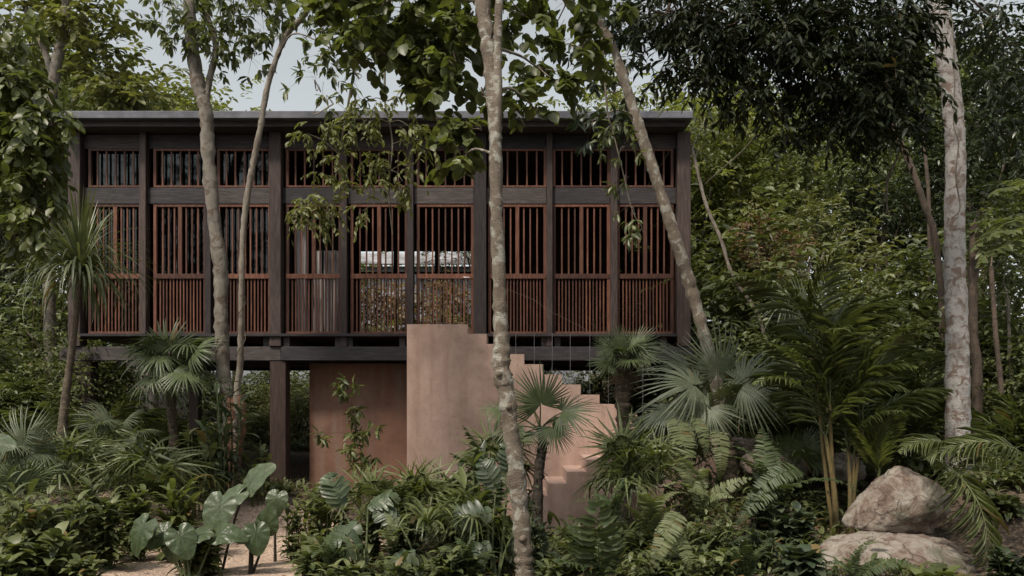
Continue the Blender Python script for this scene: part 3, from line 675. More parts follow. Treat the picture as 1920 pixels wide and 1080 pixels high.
tree('forest_tree', 'dark overhanging tree whose silhouetted boughs hang from the top right', 'tree',
     [[(1560, -500, 9, 40), (1600, -900, 9.5, 60), (2500, -300, 9.5, 90), (2600, 700, 9.5, 120)]], 'brown_bark',
     [(1250, 25, 9.3, 90, 42, 68), (1350, 50, 9, 100, 65, 105), (1450, 80, 9, 105, 85, 136), (1550, 110, 9, 100, 95, 148), (1630, 150, 9.1, 90, 90, 130), (1690, 110, 9.2, 55, 95, 93), (1575, 222, 9, 70, 34, 49), (1420, 185, 8.9, 60, 36, 37), (1285, 115, 9, 62, 40, 37), (1330, 165, 8.9, 40, 26, 14),
      (1480, 20, 9.3, 130, 50, 105), (1640, 20, 9.3, 130, 50, 105), (1700, 230, 9.5, 40, 35, 24), (1500, -70, 9.3, 300, 60, 99), (1640, 262, 9.1, 30, 20, 12), (1480, 250, 9, 30, 16, 8)],
     dict(nl=10, tlen=.30, L=.135, W=.042, T=T_LANCE, sag=.4, hang=.35, twr=.004), 'backlit_leaf')
tree('forest_tree', 'broad leaved bough hanging in from the left edge over the corner of the house', 'tree',
     [[(-200, -300, 9.3, 40), (-330, 200, 9.3, 50), (-360, 900, 9.3, 60)]], 'brown_bark',
     [(14, 40, 9.2, 40, 60, 20), (24, 150, 9.2, 55, 50, 46), (60, 185, 9.1, 45, 42, 34), (80, 235, 9.0, 38, 42, 31), (44, 260, 9.2, 55, 55, 46), (60, 330, 9.1, 48, 45, 34), (19, 350, 9.3, 45, 50, 34), (75, 395, 9.0, 34, 24, 14), (34, 440, 9.3, 30, 25, 9), (4, 110, 9.3, 30, 40, 15)],
     dict(nl=9, tlen=.28, L=.135, W=.082, T=T_OVAL, sag=.45, hang=.5), 'round_leaf')
tree('forest_tree', 'tall forked grey tree rising behind the foliage at the far left', 'tree',
     [[(150, -90, 16.5, 13), (126, 0, 16.5, 16), (118, 70, 16.5, 18), (104, 130, 16.5, 19), (96, 220, 16.5, 18), (92, 400, 16.5, 19), (93, 540, 16.5, 20), (96, 690, 16.5, 24), (98, 760, 16.5, 26)],
      [(20, -60, 16.8, 9), (50, 20, 16.7, 10), (78, 80, 16.6, 11), (98, 138, 16.5, 13)]], 'grey_bark',
     [(170, 40, 16.8, 90, 45, 70), (60, 30, 17, 60, 45, 40), (190, 110, 17, 60, 40, 42), (225, 160, 16.6, 55, 34, 46), (30, 110, 17.2, 50, 45, 34), (255, 185, 16.8, 60, 22, 34), (180, -50, 17, 170, 60, 60)],
     dict(nl=10, tlen=.5, L=.20, W=.10, T=T_OVAL, sag=.3), 'olive_leaf')
for (pts, wd, bk, lab) in (
    ([(1298, 280, 15), (1310, 330, 15), (1326, 390, 15), (1352, 450, 15), (1375, 520, 15), (1420, 590, 15), (1440, 680, 15)], 10, 'tan_bark', 'thin pale leaning sapling just right of the house corner'),
    ([(1650, 180, 14), (1690, 270, 14), (1715, 330, 14), (1735, 390, 14), (1752, 440, 14), (1765, 560, 14), (1768, 700, 14)], 17, 'brown_bark', 'grey leaning trunk behind the left side of the white barked tree'),
    ([(1826, 420, 12.6), (1824, 600, 12.6), (1832, 700, 12.6), (1830, 860, 12.6)], 26, 'brown_bark', 'dark brown trunk close behind the white barked tree'),
    ([(1858, 500, 12), (1868, 640, 12), (1878, 740, 12), (1876, 860, 12), (1880, 900, 12)], 14, 'brown_bark', 'thin dark stem standing right of the white barked tree'),
    ([(1890, 560, 13), (1896, 700, 13), (1915, 800, 13), (1925, 870, 13)], 11, 'tan_bark', 'thin curved stem at the right edge'),
    ([(1728, 200, 16), (1736, 300, 16), (1742, 400, 16), (1745, 700, 16)], 10, 'brown_bark', 'faint grey upright trunk far back left of the white barked tree')):
    tree('sapling', lab, 'sapling', [[(a, b_, c, wd * (.55 + .25 * i / len(pts))) for i, (a, b_, c) in enumerate(pts)]], bk,
         [(pts[0][0] + U(-30, 30), pts[0][1] - U(20, 60), pts[0][2] + .5, 60, 45, 40)], dict(nl=9, tlen=.4, L=.14, W=.06), 'mid_leaf', group='thin stems in the woods')

# hanging vines and sprigs before the facade
def sprig(name, label, cat, pts, r0, sides_, leaf, lp, twig='twig'):
    root = empty(name, px3(pts[0]), label, cat)
    tw = MB(); lf = MB(); w_ = [px3(p) for p in pts]; tube(tw, w_, np.linspace(r0, r0 * .35, len(w_)), len(w_) * 8, 6, .06)
    for (bx, by, bY, rx, ry, n) in sides_:
        c = P(bx, by, bY); rad = np.array((rx, (rx + ry) * .5, ry)) * bY / F
        i = int(np.argmin([np.linalg.norm(p - c) for p in w_])); tube(tw, [w_[i], (w_[i] + c) / 2 + (0, 0, .05), c], [r0 * .45, r0 * .35, r0 * .2], 8, 4)
        sprays2(lf, tw, c, rad, n, dict(dict(nl=8, tlen=.25, L=.12, W=.05, T=T_LANCE), **lp))
    tw.build('stem', twig, root, smooth=True); lf.build('foliage', leaf, root); return root
sprig('hanging_branch', 'left drooping olive leaved branch hanging before the fourth bay', 'branch',
      [(676, -20, 11.6), (668, 100, 11.6), (652, 200, 11.6), (636, 290, 11.6), (628, 350, 11.6), (626, 420, 11.6), (624, 470, 11.6)], .022,
      [(600, 235, 11.5, 26, 12, 8), (575, 250, 11.5, 18, 12, 6), (655, 245, 11.5, 22, 18, 8), (640, 300, 11.5, 26, 20, 10), (600, 325, 11.5, 26, 10, 7), (590, 380, 11.4, 38, 16, 14), (560, 390, 11.3, 22, 14, 8), (570, 415, 11.3, 16, 10, 5), (620, 385, 11.5, 20, 24, 9), (655, 350, 11.5, 16, 16, 5), (610, 415, 11.4, 18, 16, 5), (618, 265, 11.5, 20, 10, 4)],
      'olive_leaf', dict(nl=8, tlen=.22, L=.115, W=.048, sag=.5, hang=.5))
sprig('hanging_branch', 'right drooping olive leaved branch hanging before the fifth bay', 'branch',
      [(724, -30, 11.4), (722, 80, 11.4), (722, 190, 11.4), (730, 230, 11.4), (736, 270, 11.4), (732, 320, 11.4), (730, 380, 11.4), (736, 440, 11.4)], .018,
      [(690, 230, 11.3, 26, 16, 9), (765, 235, 11.3, 30, 16, 10), (720, 300, 11.3, 28, 18, 11), (700, 335, 11.3, 24, 16, 8), (755, 340, 11.3, 20, 18, 8), (690, 300, 11.3, 18, 12, 4), (680, 395, 11.3, 14, 20, 5), (775, 310, 11.3, 20, 12, 4), (800, 265, 11.3, 22, 18, 7), (660, 225, 11.3, 16, 16, 5), (690, 190, 11.3, 30, 18, 9), (765, 190, 11.3, 30, 18, 9)],
      'olive_leaf', dict(nl=8, tlen=.22, L=.115, W=.048, sag=.5, hang=.5))
sprig('hanging_branch', 'long leaved twig hanging beside the leaning tree before the eighth bay', 'branch',
      [(1128, 60, 11.2), (1138, 200, 11.2), (1150, 250, 11.2), (1160, 290, 11.2), (1172, 340, 11.2), (1184, 390, 11.2), (1198, 420, 11.2)], .014,
      [(1150, 240, 11.2, 22, 18, 7), (1172, 275, 11.2, 18, 10, 3), (1172, 330, 11.2, 24, 10, 3), (1190, 400, 11.2, 16, 16, 3), (1205, 435, 11.2, 12, 10, 3), (1130, 265, 11.2, 12, 12, 3), (1180, 385, 11.2, 10, 10, 2)],
      'shrub_leaf', dict(nl=6, tlen=.16, L=.17, W=.055, sag=.5, hang=.6, whorl=True))
def vine(pts, r, label, mat='twig'):
    b = MB(); tube(b, [px3(p) for p in pts], r, len(pts) * 10, 6, .08); tag(b.build('hanging_vine', mat, smooth=True), label, 'vine', 'hanging vines')
vine([(1738, 72, 9.7), (1722, 150, 9.6), (1712, 200, 9.6), (1695, 240, 9.6), (1684, 290, 9.6), (1668, 325, 9.6), (1662, 360, 9.6), (1664, 400, 9.6)], .014, 'bent woody vine dangling to the left of the white barked tree')
vine([(1782, 20, 10.15), (1787, 60, 10.15), (1790, 150, 10.13), (1788, 230, 10.12), (1797, 270, 10.12), (1792, 330, 10.1), (1800, 390, 10.1), (1784, 410, 10.1)], .009, 'thin vine clinging to the bark of the white barked tree')
vine([(1420, 250, 10.5), (1390, 285, 10.5), (1350, 320, 10.5), (1322, 345, 10.5)], .010, 'thin pale vine slanting beside the house corner on the right')
v_ = []
for i in range(60):
    t_ = i / 59; py = 420 + 250 * t_; cx = np.interp(py, [420, 450, 540, 620, 690], [458, 455, 453, 452, 450]); a = t_ * 22
    v_.append((cx + 8.5 * math.cos(a), py, 12.25 - .062 * math.sin(a)))
b = MB(); tube(b, [px3(p) for p in v_], .006, 300, 5, .05); tag(b.build('climbing_vine', 'brown_bark', smooth=True), 'thin dark vine winding round the slender pale tree', 'vine')

# background woods: a few kinds of tree, copied
def wood_kind(seed, rad, n, L, W, T, leaf, th, tr, bark, name='forest_tree', low=False):
    root = bpy.data.objects.new(name, None); lf = MB(); tw = MB(); tb = MB()
    tube(tb, [(0, 0, -.5), (rng.normal(0, .1), rng.normal(0, .1), th * .5), (rng.normal(0, .3), rng.normal(0, .3), th), (rng.normal(0, .4), 0, th + rad[2] * .5)], [tr, tr * .85, tr * .6, tr * .25], 24, 8, .04)
    nb2 = 16
    for k in range(nb2):
        c = rdir(1)[0] * np.array(rad) * rnd.uniform(.35, .9) + (0, 0, th + rad[2] * .45)
        tube(tw, [(0, 0, th * rnd.uniform(.6, 1)), c * (.5, .5, .8), c], [tr * .4, tr * .25, .02], 8, 5)
        sprays(lf, None, c, np.array(rad) * rnd.uniform(.28, .46), n // nb2, 10, .6, L, W, T, .3, .6)
    return root, tb.mesh('trunk', bark, True), lf.mesh('crown', leaf), tw.mesh('branches', bark, True)
KINDS = [wood_kind(1, (2.6, 2.6, 3.4), 700, .20, .085, T_LANCE, 'far_leaf', 5, .14, 'grey_bark'),
         wood_kind(2, (3.0, 2.6, 2.8), 800, .16, .085, T_OVAL, 'mid_leaf', 4.5, .12, 'brown_bark'),
         wood_kind(3, (2.4, 2.4, 3.0), 800, .18, .08, T_LANCE, 'sunlit_leaf', 4, .1, 'tan_bark'),
         wood_kind(4, (2.6, 2.4, 3.2), 850, .17, .07, T_LANCE, 'dark_leaf', 4.6, .15, 'brown_bark')]
BUSH = [wood_kind(5, (1.3, 1.2, 1.2), 420, .13, .06, T_OVAL, 'mid_leaf', .5, .04, 'brown_bark', 'bush'),
        wood_kind(6, (1.2, 1.2, 1.3), 620, .10, .042, T_LANCE, 'far_leaf', .5, .04, 'brown_bark', 'bush'),
        wood_kind(7, (1.3, 1.2, 1.3), 620, .10, .042, T_LANCE, 'mid_leaf', .5, .04, 'brown_bark', 'bush'),
        wood_kind(8, (1.2, 1.1, 1.1), 380, .11, .05, T_OVAL, 'olive_leaf', .5, .03, 'brown_bark', 'bush')]
TONE = ['pale olive', 'mid green', 'sunlit yellow green', 'dark green']; BT = ['broad leaved green', 'pale olive', 'fine leaved green', 'yellow olive']
ORD = ['first', 'second', 'third', 'fourth', 'fifth', 'sixth', 'seventh', 'eighth', 'ninth', 'tenth', 'eleventh', 'twelfth', 'thirteenth', 'fourteenth', 'fifteenth', 'sixteenth', 'seventeenth', 'eighteenth', 'nineteenth', 'twentieth']
def put(kind, px, Y, pytop, name, label, cat, group, wide=1.0):
    """pytop: row its crown top reaches; the scale follows from it"""
    x = X(px, Y); g = float(G(x, Y)); root, tm, cm, bmh = kind
    h0 = max(v.co.z for v in cm.vertices) if 'h0' not in cm else cm['h0']; cm['h0'] = h0
    s = (Z(pytop, Y) - g) / h0
    r = root.copy(); r.name = name; col.objects.link(r); r.location = (x, Y, g); r.scale = (s * wide, s * wide, s); r.rotation_euler = (0, 0, U(0, 6.28)); tag(r, label, cat, group)
    for nm, m in (('trunk', tm), ('crown', cm), ('branches', bmh)):
        o = bpy.data.objects.new(nm, m); col.objects.link(o); o.parent = r
    return r
def wood(lst, kinds, tones, name, cat, where, group):
    lst = sorted(lst)
    for i, (px, Y, pt, k, *wd) in enumerate(lst):
        put(kinds[k], px, Y, pt, name, f'{tones[k]} {cat} {where}, {ORD[i]} from the left', cat, group, wd[0] if wd else 1.0)
wood([(-60, 22, 0, 1), (60, 30, 50, 2), (190, 27, 90, 0), (290, 29, 80, 2), (350, 30, 150, 0, .8), (-20, 18, 260, 3), (390, 34, 150, 0, .7), (20, 21, 120, 1)], KINDS, TONE, 'forest_tree', 'tree', 'in the woods left of the house', 'trees left of the house')
wood([(450, 30, 330, 3), (600, 28, 420, 1), (760, 38, 440, 2), (900, 29, 330, 3), (1010, 32, 300, 1), (530, 36, 300, 1), (1090, 36, 160, 2, .8), (1160, 40, 150, 0, .8), (1230, 34, 120, 2, .9), (1290, 31, 140, 2, .9)], KINDS, TONE, 'forest_tree', 'tree', 'in the woods behind the house', 'trees behind the house')
wood([(1300, 25, 140, 2), (1400, 24, 190, 2), (1480, 28, 150, 0), (1560, 22, 240, 1), (1650, 20, 270, 3), (1600, 30, 120, 1), (1740, 22, 200, 1), (1830, 19, 150, 3), (1930, 20, -20, 3), (1990, 15, 250, 1), (1380, 34, 130, 0), (1880, 28, 60, 0), (1500, 19, 330, 0), (1720, 32, 60, 1)], KINDS, TONE, 'forest_tree', 'tree', 'in the woods right of the house', 'trees right of the house')
wood([(-40, 15, 520, 0), (60, 18, 470, 2), (20, 20.5, 400, 0), (110, 15.5, 560, 2, .9), (170, 23.5, 560, 0), (0, 13.5, 640, 2), (130, 24, 480, 1)], BUSH, BT, 'bush', 'bush', 'in the undergrowth left of the house', 'bushes left of the house')
wood([(420, 23, 650, 0), (500, 24, 690, 1), (560, 23, 700, 3), (620, 25, 660, 0), (700, 28.5, 560, 3), (770, 28.8, 575, 1), (860, 28.5, 560, 3), (930, 24, 600, 0), (1100, 24, 650, 2), (1200, 24, 640, 0), (815, 29.2, 540, 3), (540, 26.5, 620, 2), (470, 22.5, 740, 2), (1010, 23.5, 620, 1)], BUSH, BT, 'bush', 'bush', 'behind the house', 'bushes behind the house')
wood([(1330, 16, 540, 0), (1420, 17, 420, 1), (1500, 16, 400, 0), (1380, 19, 380, 2), (1590, 15.5, 430, 2), (1660, 16, 480, 0), (1480, 14.5, 560, 2), (1720, 14.5, 520, 1), (1850, 15, 420, 0), (1930, 14, 460, 2), (1370, 15, 620, 1), (1560, 18, 350, 1), (1640, 13.5, 600, 2), (1900, 13, 620, 0), (1800, 17, 480, 3), (1310, 20, 460, 0)], BUSH, BT, 'bush', 'bush', 'on the slope right of the house', 'bushes right of the house')
rb = tree('bush', 'tangled bush of reddish brown withered leaves on the slope right of the house', 'bush', [[(1440, 480, 15.5, 8), (1445, 600, 15.5, 12)]], 'brown_bark', [(1420, 440, 15.3, 50, 40, 60), (1490, 470, 15.3, 40, 30, 40), (1400, 500, 15.2, 30, 40, 30)], dict(nl=9, tlen=.35, L=.09, W=.04), 'red_leaf')
rb = tree('bush', 'withered brown bush seen through the slats of the open room', 'bush', [[(740, 580, 27.6, 6), (745, 690, 27.6, 12)]], 'brown_bark', [(690, 560, 27.6, 34, 36, 90), (755, 565, 27.6, 40, 34, 110), (840, 555, 27.8, 40, 34, 110), (800, 600, 27.6, 60, 30, 90)], dict(nl=9, tlen=.5, L=.15, W=.08), 'dry_leaf')

# ------------------------------------------------------------ palms
def fan_mesh(name, leaf, seed, nseg=34, span=300, split=.45, droop=.25, wid=1.0, ragged=.06):
    r_ = np.random.default_rng(seed); mb = MB(); sp = R(span); dth = sp / nseg
    rr = np.array([.03, .25, split, split + (1 - split) * .35, split + (1 - split) * .72])
    for k in range(nseg):
        a = -sp / 2 + dth * (k + .5); ln = (1 - .28 * (abs(a) / (sp / 2)) ** 2) * (1 + r_.normal(0, ragged)); bend = droop * (1 + r_.normal(0, .4)) + (.10 if abs(a) > sp * .4 else 0)
        if r_.random() < .08: ln *= r_.uniform(.55, .85)
        if r_.random() < .08: bend += r_.uniform(.15, .45)
        v = []; aj = a + r_.normal(0, .015)
        for i, q in enumerate(rr):
            rad = q * ln; w_ = min(rad * dth * .5 * 1.02, split * dth * .5 * 1.02) if i <= 2 else split * dth * .5 * [0, 0, 0, .85, .5][i]
            w_ *= wid; lift = .5 * w_
            tl = max(0, q - split * .6) ** 2 * bend * 2.2; aa = a if i <= 2 else aj
            cx, cy = math.cos(aa), math.sin(aa); zc = -tl - .12 * (q ** 2)
            for sgn, lf_ in ((-1, 0), (0, lift), (1, 0)): v.append((rad * cx - sgn * w_ * cy * 1, rad * cy + sgn * w_ * cx, zc + lf_ * (1 if i else 0)))
        tl = (1 - split * .6) ** 2 * bend * 2.2; v.append((ln * math.cos(aj) * (1 - .12 * bend), ln * math.sin(aj) * (1 - .12 * bend), -tl - .12))
        q4 = []; 
        for i in range(4):
            b0 = 3 * i; q4 += [(b0, b0 + 1, b0 + 4, b0 + 3), (b0 + 1, b0 + 2, b0 + 5, b0 + 4)]
        mb.add(v, q4, [(12, 13, 15), (13, 14, 15)], np.clip(.5 + r_.normal(0, .22), 0, 1))
    return mb.mesh(name, leaf)
FANS = {}
def fans(key, leaf, **k): FANS[key] = [fan_mesh('frond', leaf, 10 * i + len(FANS), **k) for i in range(5)]
fans('palm', 'fan_leaf', nseg=34, span=290, split=.42, droop=.22)
fans('stiff', 'fan_leaf', nseg=38, span=250, split=.40, droop=.05)
fans('silver', 'silver_leaf', nseg=46, span=290, split=.36, droop=.24, wid=.9)
fans('lady', 'palm_leaf', nseg=11, span=270, split=.17, droop=.3, wid=1.25)
fans('ladylight', 'yellow_frond', nseg=12, span=270, split=.17, droop=.25, wid=1.25)
fans('dead', 'dead_skirt', nseg=22, span=160, split=.30, droop=.5)
def mat_axes(o, ax, nr, s):
    ax = Vector(ax).normalized(); nr = Vector(nr); nr = (nr - ax * nr.dot(ax)).normalized(); y = nr.cross(ax)
    M = Matrix((ax, y, nr)).transposed().to_4x4(); M.translation = Vector([float(a) for a in o]); return M @ Matrix.Scale(s, 4)
def put_frond(root, me, M, name='frond'):
    o = bpy.data.objects.new(name, me); col.objects.link(o); o.parent = root
    o.matrix_local = Matrix.Translation(-Vector(root.location)) @ M; return o
def fan_palm(name, label, crown, trunk, key, explicit=(), n=0, Rr=(.5, .6), pet=(.35, .5), el=(-30, 75), dead=0, group=None, bark='palm_bark', pmat='green_stem', tr=.07, fibre=True, wob=.25):
    """crown: (px,py,Y); trunk: list of (px,py,Y,w) downwards; explicit fronds: (hub px, py, Y, axis angle on screen, facing, radius)"""
    c = px3(crown); bx = px3(trunk[-1]) if trunk else c; g = float(G(bx[0], bx[1]))
    root = empty(name, (bx[0], bx[1], g), label, 'palm', group)
    tb = MB()
    if trunk:
        pts = np.array([px3(p) for p in trunk]); r = np.array([p[3] * p[2] / F / 2 for p in trunk])
        if pts[-1][2] > g: pts = np.vstack([pts, (pts[-1][0], pts[-1][1], g - .1)]); r = np.append(r, r[-1] * 1.15)
        tube(tb, pts, r, len(pts) * 12, 12, .07)
        if fibre:
            N = 90; t = rng.random(N) ** 1.0; L_ = np.array([np.interp(t, np.linspace(0, 1, len(pts)), pts[:, j]) for j in range(3)]).T; az = rng.random(N) * 6.28
            rr_ = np.interp(t, np.linspace(0, 1, len(r)), r)[:, None]; L_ = L_ + np.stack([np.cos(az), np.sin(az), 0 * az], -1) * rr_ * .9
            blades(tb, L_, az, rng.uniform(.6, 1.3, N), rng.uniform(.5, 2, N), rng.uniform(.06, .16, N), .022, 5, 'taper')
        tb.build('trunk', bark, root, smooth=True)
    def one(hub, ax, nr, s, kk, petm=pmat, frm=c):
        M = mat_axes(hub, ax, nr, s); o = put_frond(root, rnd.choice(FANS[kk]), M)
        Mi = (M).inverted(); ptw = [frm, (frm + hub) / 2 + np.array((0, 0, .06 * np.linalg.norm(hub - frm))), hub + np.array(ax) * s * .04]
        pl = [np.array(Mi @ Vector([float(a) for a in q])) for q in ptw]
        pb = MB(); tube(pb, pl, np.array([.014, .010, .007]) / s, 8, 5); po = bpy.data.objects.new('petiole', pb.mesh('petiole', petm, True)); col.objects.link(po); po.parent = o
    for (hx_, hy_, hY, sa, fc, rad) in explicit:
        a = R(sa); ax = np.array((math.cos(a), -.25 + .0 * fc, math.sin(a))); nr = np.array((0, -fc, 1 - fc * .5)); one(P(hx_, hy_, hY), unit(ax), nr, rad, key)
    for k in range(n):
        az = k * 2.399 + U(-.3, .3); e = R(el[0] + (el[1] - el[0]) * ((k + .5) / n) ** .8 + U(-6, 6)); pl_ = U(*pet)
        d = np.array((math.cos(az) * math.cos(e), math.sin(az) * math.cos(e), math.sin(e))); hub = c + d * pl_
        ax = unit(d + np.array((0, 0, -.35 + U(-wob, wob)))); nr = np.array((-math.cos(az) * math.sin(e), -math.sin(az) * math.sin(e), math.cos(e))) + rng.normal(0, wob, 3)
        one(hub, ax, nr, U(*Rr), key)
    for k in range(dead):
        az = k * 2.1 + U(-.4, .4); e = R(U(-75, -55)); d = np.array((math.cos(az) * math.cos(e), math.sin(az) * math.cos(e), math.sin(e))); hub = c + d * .14 + (0, 0, -.05)
        one(hub, unit(d + np.array((0, 0, -.5))), (math.cos(az), math.sin(az), .3), U(.28, .42), 'dead', 'dead_skirt')
    return root
def pinnate_mesh(name, leaf, seed, n=40, bend=1.3, ll=.30, lw=.020, T=T_BLADE, v=.35, sw=.9, t0=.16, droop=.35, stem=.006, prof=.6, jit=.06):
    r_ = np.random.default_rng(seed); mb = MB(); s = np.linspace(0, 1, 24); a = -bend * s ** 1.25
    x = np.concatenate([[0], np.cumsum(np.cos((a[1:] + a[:-1]) / 2) / 23)]); z = np.concatenate([[0], np.cumsum(np.sin((a[1:] + a[:-1]) / 2) / 23)])
    side = .03 * np.sin(s * 3 + seed) * s
    tube(mb, np.stack([x, side, z], -1), np.linspace(stem, stem * .25, 24), 24, 5, tone=.9)
    t = np.linspace(t0, .995, n); 
    for sg in (-1, 1):
        tt = np.clip(t + r_.normal(0, .25 / n, n), 0, 1); px_ = np.interp(tt, s, x); pz = np.interp(tt, s, z); aa = np.interp(tt, s, a); py_ = np.interp(tt, s, side)
        u = (tt - t0) / (1 - t0); L_ = ll * (np.sin(np.pi * np.clip(u * .93 + .07, 0, 1) ** prof) ** .7 + .06) * (1 + r_.normal(0, jit, n))
        fw = sw * (.55 + .75 * u); fwd = np.stack([np.cos(aa), 0 * aa, np.sin(aa)], -1); up = np.stack([-np.sin(aa), 0 * aa, np.cos(aa)], -1); sd = np.array((0, sg, 0.))
        d = fwd * fw[:, None] + sd + up * (v + r_.normal(0, jit * 1.5, n))[:, None] - np.array((0, 0, droop * .5)); d = d + r_.normal(0, jit, d.shape)
        leaves(mb, T, np.stack([px_, py_, pz], -1), d, up + sd * -.2 + r_.normal(0, .15, d.shape), L_, lw / 1.0, np.clip(.5 + r_.normal(0, .2, n), 0, 1))
    return mb.mesh(name, leaf)
PIN = {'areca': [pinnate_mesh('frond', 'palm_leaf', i, 34, [1.5, 1.1, 1.9][i], .30, .0135, jit=.11, droop=.7, v=.25) for i in range(3)],
       'upright': [pinnate_mesh('frond', 'yellow_frond', i + 5, 40, [.35, .6, .5][i], .26, .018, v=.1, sw=1.8, droop=.1) for i in range(3)],
       'fern': [pinnate_mesh('frond', 'fern_leaf', i + 9, 26, [1.6, 1.2, 2.0][i], .15, .036, T_FERN, .05, .25, .08, .05, .004, .55, .03) for i in range(3)],
       'darkfern': [pinnate_mesh('frond', 'fern_dark', i + 13, 30, [1.4, 1.1, 1.8][i], .15, .030, T_FERN, .05, .25, .08, .1, .004, .55, .04) for i in range(3)],
       'zamia': [pinnate_mesh('frond', 'fern_dark', i + 17, 13, [.5, .7, .35][i], .30, .085, T_LANCE, .1, .25, .15, .2, .007, .6, .05) for i in range(3)],
       'compound': [pinnate_mesh('frond', 'round_leaf', i + 21, 11, [.8, .5, 1.1][i], .20, .058, T_OVAL, .05, .35, .12, .2, .006, .7, .05) for i in range(3)]}
def frond_to(root, key, base, tip, Lmul=1.12, up=(0, 0, 1), which=None):
    """a frond rooted at base whose arc ends about at tip"""
    base = np.array(base, float); tip = np.array(tip, float); me = PIN[key][rnd.randrange(3) if which is None else which]
    tv = np.array(me.vertices[0].co); co = np.zeros(len(me.vertices) * 3, np.float32); me.vertices.foreach_get('co', co); co = co.reshape(-1, 3); k = int(np.argmax(co[:, 0] - co[:, 2] * .01)); e = co[24 * 5 - 1]
    e = np.array((e[0], 0, e[2])); ch = np.linalg.norm(e); phi = math.atan2(e[2], e[0])
    d = tip - base; s = np.linalg.norm(d) / ch; d = unit(d); u = np.array(up, float); u = unit(u - d * u.dot(d)) if abs(unit(u).dot(d)) < .98 else unit(np.cross(d, (1, 0, 0.)))
    ax = d * math.cos(-phi) + u * math.sin(-phi); nr = -d * math.sin(-phi) + u * math.cos(-phi)
    return put_frond(root, me, mat_axes(base, ax, nr, s))
def clump_palm(name, label, cat, key, base, n, L, el, stems=None, smat='yellow_stem', tops=None, group=None, explicit=(), up=None):
    """base (px, py or None, Y); stems: list of (px top, py top, half width px)"""
    x = X(base[0], base[2]); g = float(G(x, base[2])); bz = g if base[1] is None else Z(base[1], base[2]); b0 = np.array((x, base[2], bz))
    root = empty(name, (x, base[2], g), label, cat, group); crowns = []
    if stems:
        for (sx, sy, wd, bxp) in stems:
            t_ = P(sx, sy, base[2] + U(-.15, .15)); bb = np.array((X(bxp, base[2]), base[2] + U(-.1, .1), g - .1)); m = MB(); r = wd * base[2] / F
            tube(m, [bb, (bb + t_) / 2 + rng.normal(0, .02, 3), t_], [r, r * .9, r * .55], 16, 8, .03); m.build('stem', smat, root, smooth=True); crowns.append(t_)
    else: crowns = [b0]
    for k in range(n):
        c = crowns[k % len(crowns)]; az = k * 2.399 + U(-.4, .4); e = R(U(*el)); l = U(*L)
        tip = c + np.array((math.cos(az) * math.cos(e), math.sin(az) * math.cos(e), math.sin(e))) * l; frond_to(root, key, c, tip)
    for q in explicit:
        (fx, fy, fY, tx, ty, tY) = q[:6]; frond_to(root, key, P(fx, fy, fY), P(tx, ty, tY), up=q[6] if len(q) > 6 else (0, 0, 1), which=q[7] if len(q) > 7 else None)
    return root

# ------------------------------------------------------------ shrubs and broad leaved plants
def gz_(px, Y): return float(G(X(px, Y), Y))
def leafy(name, label, cat, px, Y, wpx, toppy, nst, per, L, W, leaf, prof='oblong', el=(.3, 1.1), bend=(.8, 1.6), smat='green_stem', group=None, botpy=None, lean=.25, r=.006):
    """several stems from one root, blades spiralling up each"""
    x = X(px, Y); g = gz_(px, Y) if botpy is None else Z(botpy, Y); root = empty(name, (x, Y, g), label, cat, group); hw = wpx * Y / F; ht = Z(toppy, Y) - g
    sb_ = MB(); lb = MB()
    if name == 'shrub': L *= 1.3; W *= 1.45; nst += 3
    for k in range(nst):
        a = U(0, 6.28); rr = hw * math.sqrt(rnd.random()) * .8; h = ht * U(.62, 1.0) * (1 - .25 * rr / hw)
        top = np.array((x + rr * math.cos(a), Y + rr * math.sin(a) * .8, g + h)); b0 = np.array((x + rr * .45 * math.cos(a), Y + rr * .45 * math.sin(a), g - .05))
        mid = (b0 + top) / 2 + rng.normal(0, .03, 3); tube(sb_, [b0, mid, top], [r * 1.4, r, r * .5], 8, 5)
        t = np.sort(rng.uniform(.18, 1.0, per)); pts = np.array([np.interp(t, [0, .5, 1], [b0[j], mid[j], top[j]]) for j in range(3)]).T
        az = np.arange(per) * 2.4 + U(0, 6) + rng.normal(0, .3, per)
        blades(lb, pts, az, rng.uniform(*el, per) + (t - .5) * .4, rng.uniform(*bend, per), L * rng.uniform(.65, 1.15, per), W * rng.uniform(.75, 1.15, per), 7, prof)
    sb_.build('stems', smat, root, smooth=True); lb.build('foliage', leaf, root); return root
def rosette(name, label, cat, px, Y, L, W, n, leaf, el=(.2, 1.45), bend=(.6, 1.8), prof='strap', botpy=None, group=None, spread=.05):
    x = X(px, Y); g = gz_(px, Y) if botpy is None else Z(botpy, Y); m = MB(); az = rng.random(n) * 6.28; o = np.array((x, Y, g)) + np.stack([np.cos(az), np.sin(az), 0 * az], -1) * spread * rng.random((n, 1))
    blades(m, o, az, rng.uniform(*el, n), rng.uniform(*bend, n), L * rng.uniform(.6, 1.1, n), W * rng.uniform(.7, 1.1, n), 9, prof)
    ob = m.build(name, leaf, None, loc=(x, Y, g)); return tag(ob, label, cat, group)
